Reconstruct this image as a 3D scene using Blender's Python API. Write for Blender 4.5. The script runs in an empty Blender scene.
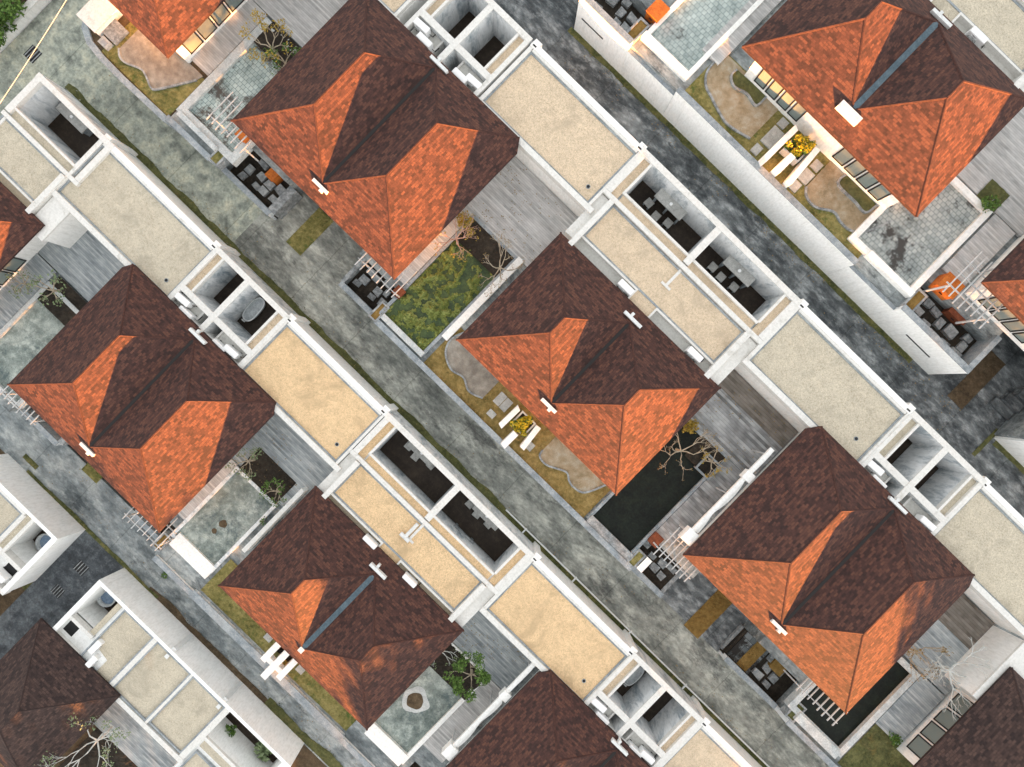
import bpy, math, random
from mathutils import Vector, noise
random.seed(11)
D = bpy.data
scn = bpy.context.scene
COL = scn.collection
R = math.radians

# ------------------------------------------------------------------ materials
def mat(name, base, build=None, rough=.85, spec=.3):
    m = D.materials.new(name); m.use_nodes = True
    nt = m.node_tree; b = nt.nodes['Principled BSDF']
    b.inputs['Base Color'].default_value = (*base, 1)
    b.inputs['Roughness'].default_value = rough
    b.inputs['Specular IOR Level'].default_value = spec
    if build: build(nt, b)
    return m

def N(nt, t, **kw):
    n = nt.nodes.new(t)
    for k, v in kw.items():
        if k in n.inputs: n.inputs[k].default_value = v
        else: setattr(n, k, v)
    return n

def pos(nt, sc=(1, 1, 1)):
    g = nt.nodes.new('ShaderNodeNewGeometry')
    mp = nt.nodes.new('ShaderNodeMapping'); mp.inputs['Scale'].default_value = sc
    nt.links.new(g.outputs['Position'], mp.inputs['Vector'])
    return mp.outputs['Vector']

def noise_tex(nt, vec, scale, detail=4, rough=.6, dist=0):
    n = N(nt, 'ShaderNodeTexNoise'); n.inputs['Scale'].default_value = scale
    n.inputs['Detail'].default_value = detail; n.inputs['Roughness'].default_value = rough
    n.inputs['Distortion'].default_value = dist
    nt.links.new(vec, n.inputs['Vector']); return n.outputs['Fac']

def ramp(nt, fac, stops):
    r = N(nt, 'ShaderNodeValToRGB'); e = r.color_ramp.elements
    while len(e) < len(stops): e.new(.5)
    for i, (p, c) in enumerate(stops):
        e[i].position = p; e[i].color = (*c, 1) if len(c) == 3 else c
    nt.links.new(fac, r.inputs['Fac']); return r.outputs['Color']

def mix(nt, a, b, fac, mode='MIX'):
    m = N(nt, 'ShaderNodeMix', data_type='RGBA', blend_type=mode)
    for s, v in ((6, a), (7, b), (0, fac)):
        if isinstance(v, (int, float)): m.inputs[s].default_value = v
        elif isinstance(v, tuple): m.inputs[s].default_value = (*v, 1)
        else: nt.links.new(v, m.inputs[s])
    return m.outputs[2]

def bump(nt, b, h, strength=.3, dist=.05):
    n = N(nt, 'ShaderNodeBump'); n.inputs['Strength'].default_value = strength
    n.inputs['Distance'].default_value = dist
    nt.links.new(h, n.inputs['Height']); nt.links.new(n.outputs['Normal'], b.inputs['Normal'])

def setc(nt, b, c): nt.links.new(c, b.inputs['Base Color'])

def S(lo, hi): return [(lo, (0, 0, 0)), (hi, (1, 1, 1))]

def m_mottle(name, cols, s1=.5, s2=3.5, s3=16, rough=.9, bstr=.3, sc=(1, 1, 1), stain=None, joint=0):
    """cols: dark, mid, light tones of one weathered surface"""
    def f(nt, b):
        v = pos(nt, sc)
        a = noise_tex(nt, v, s1, 7, .7, .1); c = noise_tex(nt, v, s2, 6, .72, .1); d = noise_tex(nt, v, s3, 3, .7)
        big = ramp(nt, a, [(.38, cols[0]), (.5, cols[1]), (.61, cols[2])])
        med = ramp(nt, c, [(.37, cols[0]), (.51, cols[1]), (.63, cols[2])])
        col = mix(nt, mix(nt, big, med, .5), cols[1], .18)
        fine = ramp(nt, d, [(.3, (.74, .74, .74)), (.7, (1.22, 1.22, 1.22))])
        col = mix(nt, col, fine, 1.0, 'MULTIPLY')
        if stain:
            st = ramp(nt, noise_tex(nt, v, stain[1], 9, .78, .12), S(stain[2], stain[2] + .1))
            col = mix(nt, col, stain[0], mix(nt, (0, 0, 0), st, .8))
        if joint:
            sx = N(nt, 'ShaderNodeSeparateXYZ'); nt.links.new(v, sx.inputs[0])
            wob = noise_tex(nt, v, 2.5, 3, .6)
            ad = N(nt, 'ShaderNodeMath', operation='MULTIPLY_ADD'); nt.links.new(wob, ad.inputs[0]); ad.inputs[1].default_value = .12; nt.links.new(sx.outputs[0], ad.inputs[2])
            dv = N(nt, 'ShaderNodeMath', operation='DIVIDE'); nt.links.new(ad.outputs[0], dv.inputs[0]); dv.inputs[1].default_value = joint
            fr = N(nt, 'ShaderNodeMath', operation='FRACT'); nt.links.new(dv.outputs[0], fr.inputs[0])
            col = mix(nt, col, ramp(nt, fr.outputs[0], [(0, (.45, .46, .44)), (.018, (1, 1, 1))]), .8, 'MULTIPLY')
        setc(nt, b, col); bump(nt, b, d, bstr, .03)
    return mat(name, cols[1], f, rough)

def m_tile(name, dark, mid, light, spread=.5):
    def f(nt, b):
        uv = N(nt, 'ShaderNodeTexCoord').outputs['UV']
        br = N(nt, 'ShaderNodeTexBrick', offset=.5)
        br.inputs['Scale'].default_value = 1
        br.inputs['Brick Width'].default_value = .30; br.inputs['Row Height'].default_value = .15
        br.inputs['Mortar Size'].default_value = .012; br.inputs['Mortar Smooth'].default_value = .3
        br.inputs['Color1'].default_value = (0, 0, 0, 1); br.inputs['Color2'].default_value = (1, 1, 1, 1)
        br.inputs['Mortar'].default_value = (.25, .25, .25, 1)
        # hand-laid: warp the courses a little so that no joint is perfectly straight
        nn = N(nt, 'ShaderNodeTexNoise'); nn.inputs['Scale'].default_value = 1.6
        nt.links.new(uv, nn.inputs['Vector'])
        wv = N(nt, 'ShaderNodeVectorMath', operation='MULTIPLY_ADD')
        nt.links.new(nn.outputs['Color'], wv.inputs[0]); wv.inputs[1].default_value = (.05, .05, 0)
        nt.links.new(uv, wv.inputs[2]); nt.links.new(wv.outputs[0], br.inputs['Vector'])
        t = N(nt, 'ShaderNodeSeparateColor'); nt.links.new(br.outputs['Color'], t.inputs[0])
        v = pos(nt)
        big = noise_tex(nt, v, .55, 5, .65, .5)
        clump = noise_tex(nt, uv, 2.2, 3, .6)
        add = N(nt, 'ShaderNodeMath', operation='ADD'); nt.links.new(t.outputs[0], add.inputs[0]); nt.links.new(clump, add.inputs[1])
        add2 = N(nt, 'ShaderNodeMath', operation='ADD'); nt.links.new(add.outputs[0], add2.inputs[0]); nt.links.new(big, add2.inputs[1])
        sc = N(nt, 'ShaderNodeMath', operation='MULTIPLY'); nt.links.new(add2.outputs[0], sc.inputs[0]); sc.inputs[1].default_value = .3333
        col = ramp(nt, sc.outputs[0], [(.5 - spread * .4, dark), (.5, mid), (.5 + spread * .4, light)])
        fine = noise_tex(nt, v, 14, 3, .7)
        col = mix(nt, col, ramp(nt, fine, [(.3, (.72, .72, .72)), (.7, (1.25, 1.25, 1.25))]), 1.0, 'MULTIPLY')
        setc(nt, b, col)
        bump(nt, b, br.outputs['Fac'], -.6, .04)
    return mat(name, mid, f, .8, .25)

def m_plank(name, cols, width=.14, rough=.8):
    def f(nt, b):
        v = pos(nt, (1, 1, 1))
        sx = N(nt, 'ShaderNodeSeparateXYZ'); nt.links.new(v, sx.inputs[0])
        dv = N(nt, 'ShaderNodeMath', operation='DIVIDE'); nt.links.new(sx.outputs[1], dv.inputs[0]); dv.inputs[1].default_value = width
        fl = N(nt, 'ShaderNodeMath', operation='FLOOR'); nt.links.new(dv.outputs[0], fl.inputs[0])
        du = N(nt, 'ShaderNodeMath', operation='MULTIPLY'); nt.links.new(sx.outputs[0], du.inputs[0]); du.inputs[1].default_value = .45
        cb = N(nt, 'ShaderNodeCombineXYZ'); nt.links.new(fl.outputs[0], cb.inputs[1]); nt.links.new(du.outputs[0], cb.inputs[0])
        tone = noise_tex(nt, cb.outputs[0], .9, 3, .7)
        soft = noise_tex(nt, pos(nt, (.35, 1.2, 1)), .8, 5, .6, .4)
        col = mix(nt, ramp(nt, tone, [(.36, cols[0]), (.5, cols[1]), (.64, cols[2])]), ramp(nt, soft, [(.35, cols[0]), (.5, cols[1]), (.66, cols[2])]), .32)
        fr = N(nt, 'ShaderNodeMath', operation='FRACT'); nt.links.new(dv.outputs[0], fr.inputs[0])
        gap = ramp(nt, fr.outputs[0], [(.0, (.35, .35, .35)), (.14, (1, 1, 1))])
        col = mix(nt, col, gap, .8, 'MULTIPLY')
        setc(nt, b, col)
    return mat(name, cols[1], f, rough)

def m_gravel(name, base):
    def f(nt, b):
        v = pos(nt)
        k = lambda s: tuple(c * s for c in base)
        a = noise_tex(nt, v, 1.3, 6, .7, .6); d = noise_tex(nt, v, 9, 4, .8); e = noise_tex(nt, v, 30, 2, .7)
        col = ramp(nt, a, [(.3, k(.86)), (.5, base), (.7, k(1.1))])
        col = mix(nt, col, ramp(nt, d, [(.32, (.72, .70, .66)), (.5, (1, 1, 1)), (.7, (1.12, 1.12, 1.14))]), 1., 'MULTIPLY')
        col = mix(nt, col, ramp(nt, e, [(.34, (.62, .62, .62)), (.5, (1, 1, 1)), (.68, (1.22, 1.22, 1.22))]), .8, 'MULTIPLY')
        stn = ramp(nt, noise_tex(nt, v, .32, 7, .7, .8), S(.54, .66))
        col = mix(nt, col, k(.66), mix(nt, stn, (0, 0, 0), .25))
        setc(nt, b, col); bump(nt, b, e, .5, .03)
    return mat(name, base, f, .95)

def m_white(name, base, dirt, thr=.55, vertical=True):
    def f(nt, b):
        v = pos(nt, (1, 1, .35 if vertical else 1))
        a = noise_tex(nt, v, 1.1, 8, .72, .5); c = noise_tex(nt, v, 7, 4, .7)
        col = mix(nt, base, dirt, ramp(nt, a, S(thr, thr + .22)))
        col = mix(nt, col, ramp(nt, c, [(.3, (.86, .86, .85)), (.6, (1.03, 1.03, 1.03))]), 1., 'MULTIPLY')
        stk = noise_tex(nt, pos(nt, (1.6, 1.6, .12)), 2.6, 5, .75)
        col = mix(nt, col, ramp(nt, stk, [(.36, (.72, .72, .69)), (.5, (1, 1, 1))]), .28, 'MULTIPLY')
        setc(nt, b, col); bump(nt, b, c, .15, .02)
    return mat(name, base, f, .85)

def m_stone_tile(name, cols, w=.5, h=.5, stain=None):
    def f(nt, b):
        v = pos(nt)
        br = N(nt, 'ShaderNodeTexBrick', offset=.5); br.inputs['Scale'].default_value = 1
        br.inputs['Brick Width'].default_value = w; br.inputs['Row Height'].default_value = h
        br.inputs['Mortar Size'].default_value = .015
        br.inputs['Color1'].default_value = (*cols[1], 1); br.inputs['Color2'].default_value = (*cols[2], 1); br.inputs['Mortar'].default_value = (*cols[0], 1)
        nt.links.new(v, br.inputs['Vector'])
        a = noise_tex(nt, v, .7, 7, .7, .5)
        col = mix(nt, br.outputs['Color'], ramp(nt, a, [(.35, (.55, .6, .6)), (.5, (.95, .97, .95)), (.65, (1.15, 1.15, 1.13))]), 1., 'MULTIPLY')
        if stain:
            col = mix(nt, col, stain[0], ramp(nt, noise_tex(nt, v, stain[1], 9, .76, .1), S(stain[2], stain[2] + .06)))
        setc(nt, b, col)
    return mat(name, cols[1], f, .75)

def m_leaf(name, cols, rough=.7):
    def f(nt, b):
        v = pos(nt)
        col = ramp(nt, noise_tex(nt, v, 5, 3, .7), [(.3, cols[0]), (.5, cols[1]), (.7, cols[2])])
        setc(nt, b, col)
    return mat(name, cols[1], f, rough)

M = {}
M['tile'] = m_tile('fired_clay_tile', (.036, .0195, .0175), (.071, .0325, .0265), (.120, .053, .037), .42)
M['tile_shaded'] = m_tile('shaded_clay_tile', (.028, .0185, .0175), (.052, .032, .028), (.084, .051, .042), .40)  # darker copy of the roof tile, with the shade of unlit roofs painted in
M['ridge'] = m_mottle('ridge_tile', ((.03, .016, .014), (.062, .028, .023), (.10, .044, .032)), 2, 6, 20)
M['soffit'] = mat('soffit', (.25, .2, .16))
M['white'] = m_white('white_plaster', (.90, .89, .86), (.62, .60, .55), .60)
M['white_brightened'] = m_white('brightened_white_wall', (.96, .96, .94), (.74, .73, .69), .64)  # whiter than the other plaster to offset weak light on upright faces
M['white_old'] = m_white('weathered_plaster', (.82, .83, .83), (.22, .28, .32), .47)
M['white_top'] = m_white('white_coping', (.74, .725, .69), (.48, .46, .41), .56, False)
M['grey_top'] = m_mottle('grey_coping', ((.16, .19, .21), (.30, .33, .35), (.46, .48, .48)), .8, 4, 18)
M['gravel_gold'] = m_gravel('golden_gravel', (.74, .53, .31))
M['gravel_pale'] = m_gravel('pale_gravel', (.66, .53, .38))
M['gravel_grey'] = m_gravel('grey_gravel', (.56, .50, .39))
M['road'] = m_mottle('worn_concrete', ((0.059, 0.063, 0.059), (0.239, 0.247, 0.221), (0.590, 0.589, 0.516)), .35, 1.3, 5, stain=((.06, .06, .058), .5, .54), joint=2.6, sc=(.5, 1, 1))
M['road_dark'] = m_mottle('dark_worn_concrete', ((0.027, 0.031, 0.034), (0.127, 0.139, 0.144), (0.420, 0.441, 0.441)), .45, 1.8, 5, stain=((.03, .035, .04), .6, .52), joint=2.3, sc=(.5, 1, 1))
M['road_mossy'] = m_mottle('mossy_concrete', ((0.098, 0.109, 0.096), (0.344, 0.367, 0.311), (0.605, 0.580, 0.437)), .3, 1.2, 5, stain=((.16, .18, .15), .8, .58), joint=5.6)
M['road_blue'] = m_mottle('damp_concrete', ((0.047, 0.057, 0.062), (0.234, 0.260, 0.265), (0.525, 0.537, 0.512)), .4, 1.4, 5, stain=((.05, .06, .065), .5, .54), joint=2.2, sc=(.5, 1, 1))
M['lane_shaded'] = m_mottle('shaded_dark_lane', ((0.028, 0.032, 0.036), (0.072, 0.081, 0.090), (0.204, 0.228, 0.240)), .4, 1.7, 9)  # darkened so that the lane's shade is part of its colour
M['grass_dry'] = m_mottle('dry_grass', ((.09, .075, .02), (.26, .18, .06), (.42, .30, .12)), .6, 4, 26, .95, .8, stain=((.06, .085, .015), .8, .60))
M['grass_mix'] = m_mottle('patchy_grass', ((0.050, 0.060, 0.015), (0.200, 0.175, 0.056), (0.375, 0.312, 0.125)), .6, 4, 26, .95, .8, stain=((.045, .09, .015), .9, .54))
M['grass_strip'] = m_mottle('verge_grass', ((0.025, 0.035, 0.012), (0.091, 0.098, 0.033), (0.224, 0.196, 0.077)), .8, 4, 24, .95, .9, stain=((.16, .13, .05), .8, .58))
M['grass_green'] = m_mottle('green_grass', ((.035, .04, .016), (.095, .10, .035), (.18, .17, .07)), .8, 4, 24, .95, .9, stain=((.17, .14, .06), .7, .56))
M['soil'] = m_mottle('bare_soil', ((.045, .032, .02), (.10, .07, .04), (.18, .13, .08)), .8, 4, 24, .95, .8)
M['soil_gold'] = m_mottle('yellow_soil', ((.10, .06, .015), (.22, .13, .035), (.33, .21, .07)), .8, 4, 24, .95, .8)
M['bed_tan'] = m_mottle('sandy_path', ((.22, .17, .10), (.36, .28, .18), (.46, .42, .34)), .5, 2, 24, .95, .5)
M['bed_grey'] = m_mottle('grey_sand_path', ((.16, .14, .12), (.28, .25, .21), (.40, .37, .32)), .5, 2, 24, .95, .5)
M['mulch'] = m_mottle('dark_mulch', ((.012, .01, .008), (.03, .024, .018), (.07, .055, .04)), .8, 4, 20, .95, .8)
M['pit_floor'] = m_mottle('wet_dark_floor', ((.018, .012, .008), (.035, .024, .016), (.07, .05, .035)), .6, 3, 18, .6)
M['pebble'] = m_stone_tile('wet_paving', ((.02, .022, .025), (.09, .10, .105), (.20, .21, .215)), .62, .45, ((.02, .018, .016), .55, .50))
M['stone'] = m_mottle('rough_stone', ((0.112, 0.120, 0.124), (0.270, 0.285, 0.290), (0.483, 0.494, 0.483)), 1, 4, 18)
M['paver'] = m_mottle('paver', ((.30, .30, .28), (.42, .42, .40), (.54, .54, .51)), 1, 4, 18)
M['deck'] = m_plank('silvered_timber', ((.29, .29, .28), (.47, .46, .45), (.62, .61, .59)))
M['deck_blue'] = m_plank('damp_timber', ((.16, .185, .20), (.33, .36, .37), (.52, .54, .54)))
M['deck_dark'] = m_plank('wet_timber', ((.11, .11, .11), (.28, .285, .285), (.52, .53, .53)), .2)
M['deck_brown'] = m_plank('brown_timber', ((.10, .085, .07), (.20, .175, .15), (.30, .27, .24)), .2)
M['pool_tile'] = m_stone_tile('pale_pool_tile', ((.18, .22, .22), (.36, .41, .40), (.50, .55, .53)), .3, .3, ((.06, .06, .055), .42, .60))
M['pool_tile_b'] = m_stone_tile('dirty_pool_tile', ((.14, .18, .18), (.32, .38, .37), (.48, .54, .52)), .3, .3, ((.085, .075, .065), .25, .49))
M['pool_tile_c'] = m_stone_tile('black_stained_pool_tile', ((.13, .15, .155), (.32, .35, .35), (.46, .48, .47)), .3, .3, ((.06, .058, .055), .55, .53))
M['pool_teal'] = m_mottle('silted_pool', ((0.056, 0.076, 0.071), (0.234, 0.274, 0.249), (0.597, 0.638, 0.580)), .35, 1.6, 14, .55, .1, stain=((.06, .09, .095), .45, .53))
M['pool_wall'] = m_mottle('pool_rim', ((.34, .37, .38), (.52, .54, .53), (.66, .67, .65)), .8, 3, 14)
M['water_black'] = m_mottle('black_water', ((.007, .008, .007), (.011, .014, .011), (.016, .022, .015)), .5, 2, 8, .3, 0)
M['water_black'].node_tree.nodes['Principled BSDF'].inputs['Specular IOR Level'].default_value = .12
M['water_green'] = m_mottle('green_water', ((.02, .034, .016), (.05, .08, .028), (.10, .14, .045)), .5, 2, 8, .5, .1)
M['algae'] = m_mottle('floating_algae', ((.075, .10, .025), (.19, .225, .055), (.34, .36, .13)), 1.2, 5, 20, .9, .9)
M['bay_floor'] = m_white('stained_bay_floor', (.62, .61, .57), (.36, .36, .35), .55, False)
M['bay_gold'] = m_white('tan_bay_floor', (.68, .58, .43), (.46, .43, .38), .56, False)
M['enamel'] = mat('white_casing', (.86, .86, .85), None, .5)
M['metal'] = m_white('painted_metal', (.72, .73, .72), (.5, .5, .48), .6)
M['old_metal'] = m_white('weathered_metal', (.52, .53, .53), (.30, .30, .30), .5)
M['dark_metal'] = mat('dark_iron', (.015, .015, .016), None, .5)
M['grille'] = mat('grey_grille', (.30, .31, .32), None, .5)
M['tub'] = mat('white_enamel', (.88, .89, .89), None, .25, .5)
M['tub_in'] = m_mottle('stained_enamel', ((.34, .36, .37), (.58, .61, .62), (.75, .78, .78)), 2, 6, 18, .35, .05)
M['tub_blue'] = m_mottle('blue_grey_stone', ((.12, .18, .22), (.22, .31, .46), (.33, .42, .46)), 2, 6, 18, .4, .1)
M['pipe_blue'] = m_mottle('blue_grey_gutter', ((.045, .075, .095), (.085, .125, .15), (.13, .18, .205)), 2, 6, 18, .5, .05)
M['gutter_dark'] = mat('dark_gutter', (.02, .017, .016), None, .6)
M['orange'] = m_mottle('sunlit_orange', ((0.315, 0.070, 0.010), (0.488, 0.128, 0.019), (0.640, 0.200, 0.032)), 1.5, 5, 20, .7)  # low sunlight on patches of wall, put into the colour
M['rust'] = m_mottle('sunlit_rust_red', ((0.098, 0.028, 0.014), (0.200, 0.056, 0.024), (0.288, 0.088, 0.040)), 1.5, 5, 20, .8)  # redder tone for sunlit patches, the light mixed into the colour
M['glass'] = mat('window_glass', (.20, .24, .23), None, .5, .12)
M['bark_pale'] = m_mottle('pale_bark', ((.26, .21, .15), (.42, .35, .26), (.58, .50, .39)), 3, 8, 30)
M['bark_grey'] = m_mottle('grey_bark', ((.42, .43, .41), (.62, .63, .60), (.76, .77, .74)), 3, 8, 30)
M['bark_sunlit'] = m_mottle('sunlit_pink_bark', ((.32, .20, .16), (.50, .33, .27), (.64, .45, .38)), 3, 8, 30)  # orange sunlight on the twigs, tinted into the bark
M['leaf'] = m_leaf('leaf', ((.03, .06, .012), (.085, .16, .03), (.18, .29, .06)))
M['leaf_pale'] = m_leaf('pale_leaf', ((.10, .14, .06), (.20, .26, .13), (.32, .38, .22)))
M['leaf_yellow'] = m_leaf('yellow_leaf', ((.22, .15, .02), (.38, .26, .04), (.50, .38, .08)))
M['flower'] = m_leaf('yellow_flower', ((.40, .26, .01), (.62, .46, .02), (.75, .62, .08)))
M['leaf_dead'] = m_leaf('withered_leaf', ((.14, .09, .03), (.26, .17, .06), (.38, .27, .10)))

# ------------------------------------------------------------------ mesh builder
EPS = [0]
class MB:
    def __init__(s): s.v = []; s.f = []; s.uv = []; s.smooth = False
    def box(s, x0, x1, y0, y1, z0, z1):
        if x0 > x1: x0, x1 = x1, x0
        if y0 > y1: y0, y1 = y1, y0
        EPS[0] = (EPS[0] + 1) % 23; e = EPS[0] * .00023       # no two faces ever share a plane
        x0 -= e; x1 += e; y0 -= e; y1 += e; z1 += e
        b = len(s.v)
        s.v += [(x0, y0, z0), (x1, y0, z0), (x1, y1, z0), (x0, y1, z0), (x0, y0, z1), (x1, y0, z1), (x1, y1, z1), (x0, y1, z1)]
        s.f += [tuple(b + i for i in q) for q in ((3, 2, 1, 0), (4, 5, 6, 7), (0, 1, 5, 4), (1, 2, 6, 5), (2, 3, 7, 6), (3, 0, 4, 7))]
        return s
    def box0(s): s.f = [(3, 2, 1, 0), (4, 5, 6, 7), (0, 1, 5, 4), (1, 2, 6, 5), (2, 3, 7, 6), (3, 0, 4, 7)]
    def prism(s, pts, z0, z1):
        a = sum(pts[i][0] * pts[(i + 1) % len(pts)][1] - pts[(i + 1) % len(pts)][0] * pts[i][1] for i in range(len(pts)))
        if a < 0: pts = pts[::-1]
        n = len(pts); b = len(s.v)
        s.v += [(x, y, z0) for x, y in pts] + [(x, y, z1) for x, y in pts]
        s.f.append(tuple(b + i for i in range(n))[::-1]); s.f.append(tuple(b + n + i for i in range(n)))
        for i in range(n): s.f.append((b + i, b + (i + 1) % n, b + n + (i + 1) % n, b + n + i))
        return s
    def tube(s, path, r, n=6, r1=None):
        path = [Vector(p) for p in path]; b = len(s.v); m = len(path)
        for i, p in enumerate(path):
            d = (path[min(i + 1, m - 1)] - path[max(i - 1, 0)]).normalized()
            a = d.orthogonal().normalized(); c = d.cross(a)
            rr = r if r1 is None else r + (r1 - r) * i / (m - 1)
            for k in range(n):
                t = 2 * math.pi * k / n; s.v.append(tuple(p + (a * math.cos(t) + c * math.sin(t)) * rr))
        for i in range(m - 1):
            for k in range(n):
                q = b + i * n; s.f.append((q + k, q + (k + 1) % n, q + n + (k + 1) % n, q + n + k))
        s.f.append(tuple(b + k for k in range(n))[::-1]); s.f.append(tuple(b + (m - 1) * n + k for k in range(n)))
        return s
    def wall_path(s, pts, w, z0, z1):
        """a low kerb of width w following a curve"""
        n = len(pts); b = len(s.v)
        for i in range(n):
            p = Vector(pts[i]); d = (Vector(pts[min(i + 1, n - 1)]) - Vector(pts[max(i - 1, 0)])).normalized(); o = Vector((-d.y, d.x)) * w / 2
            for q, z in ((p + o, z0), (p - o, z0), (p - o, z1), (p + o, z1)): s.v.append((q.x, q.y, z))
        for i in range(n - 1):
            q = b + 4 * i
            for k in range(4): s.f.append((q + k, q + 4 + k, q + 4 + (k + 1) % 4, q + (k + 1) % 4))
        s.f.append((b, b + 1, b + 2, b + 3)[::1]); q = b + 4 * (n - 1); s.f.append((q + 3, q + 2, q + 1, q))
        return s
    def quad(s, *p):
        b = len(s.v); s.v += [tuple(q) for q in p]; s.f.append(tuple(range(b, b + len(p)))); return s
    def build(s, name, m, parent=None, origin=(0, 0, 0)):
        me = D.meshes.new(name); o = Vector(origin)
        me.from_pydata([tuple(Vector(v) - o) for v in s.v], [], s.f); me.update()
        me.materials.append(M[m] if isinstance(m, str) else m)
        if s.smooth: me.shade_smooth()
        ob = D.objects.new(name, me); COL.objects.link(ob)
        if parent: ob.parent = parent
        else: ob.location = o
        return ob

def tag(o, label, cat, group=None, kind=None):
    o['label'] = label; o['category'] = cat
    if group: o['group'] = group
    if kind: o['kind'] = kind
    return o

class Thing:
    def __init__(s, name, label, cat, at, group=None):
        s.o = D.objects.new(name, None); s.o.empty_display_size = .2; COL.objects.link(s.o)
        s.o.location = at; s.at = at; tag(s.o, label, cat, group)
    def parts(s, name, m, mb):
        """one part per piece"""
        for i in range(0, len(mb.v), 8):
            q = MB(); q.v = mb.v[i:i + 8]; q.box0(); s.part(name, m, q)
    def part(s, name, m, mb, under=None):
        return mb.build(name, m, under or s.o, s.at)

def single(name, m, mb, label, cat, at, group=None):
    return tag(mb.build(name, m, None, at), label, cat, group)

def structure(name, m, mb):
    o = mb.build(name, m); o['kind'] = 'structure'; return o

def copy_tree(o, parent=None):
    c = o.copy(); COL.objects.link(c)
    if parent: c.parent = parent
    for ch in list(o.children): copy_tree(ch, c)
    return c

class Proto:
    """first use moves the built thing itself, later uses copy it with its parts"""
    def __init__(s, root): s.root = root; s.used = False
    def put(s, at, rz=0, label=None, group=None, sc=1):
        o = s.root if not s.used else copy_tree(s.root); s.used = True
        o.location = at; o.rotation_euler = (0, 0, rz); o.scale = (sc, sc, sc)
        if label: o['label'] = label
        if group: o['group'] = group
        return o

# rows of the terraced hillside: (shift along v, ground height)
ROW = {0: (23.5, 3.62), 1: (0, 0), 2: (-23.5, -3.25), 3: (-47.3, -6.5)}

# ------------------------------------------------------------------ roofs
def roof_mesh(pts, faces, z_soffit, outline):
    """pts name -> co, faces lists of names in plan order; each face gets its own uv laid along its eave"""
    me = D.meshes.new('roof'); vs = []; fs = []; uvs = []
    for f in faces:
        P = [Vector(pts[n]) for n in f]; n = Vector((0, 0, 0))
        for i in range(len(P)):
            a, b = P[i], P[(i + 1) % len(P)]
            n += Vector(((a.y - b.y) * (a.z + b.z), (a.z - b.z) * (a.x + b.x), (a.x - b.x) * (a.y + b.y)))
        if n.z < 0: P.reverse(); n = -n
        n.normalize(); e = Vector((0, 0, 1)).cross(n).normalized(); t = n.cross(e)
        b0 = len(vs); vs += [tuple(p) for p in P]; fs.append(tuple(range(b0, b0 + len(P)))); uvs += [(p.dot(e), p.dot(t)) for p in P]
    ol = [Vector(pts[n]) for n in outline]; m = len(ol)
    for i in range(m):
        a, b = ol[i], ol[(i + 1) % m]; b0 = len(vs)
        vs += [tuple(a), tuple(b), (b.x, b.y, z_soffit), (a.x, a.y, z_soffit)]; fs.append((b0, b0 + 3, b0 + 2, b0 + 1)); uvs += [(0, 0), (1, 0), (1, .1), (0, .1)]
    b0 = len(vs); vs += [(p.x, p.y, z_soffit) for p in ol]; fs.append(tuple(range(b0, b0 + m))[::-1]); uvs += [(p.x, p.y) for p in ol]
    me.from_pydata(vs, [], fs)
    l = me.uv_layers.new(name='UVMap')
    i = 0
    for poly, f in zip(me.polygons, fs):
        for k, li in enumerate(poly.loop_indices): l.data[li].uv = uvs[i + k]
        i += len(f)
    me.update(); return me

TA = dict(Lu=7.1, L0=6.08, L1=6.08, ru=3.0, r1=-1.95, r2=2.33, zr=5.66, zv=4.04, v1=-4.91, v2=5.02, c=.12)
TB = dict(Lu=6.96, L0=4.67, L1=4.67, ru=3.04, r1=-.51, r2=.73, zr=5.96, zv=4.19, v1=-3.386, v2=3.455, c=0)

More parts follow.
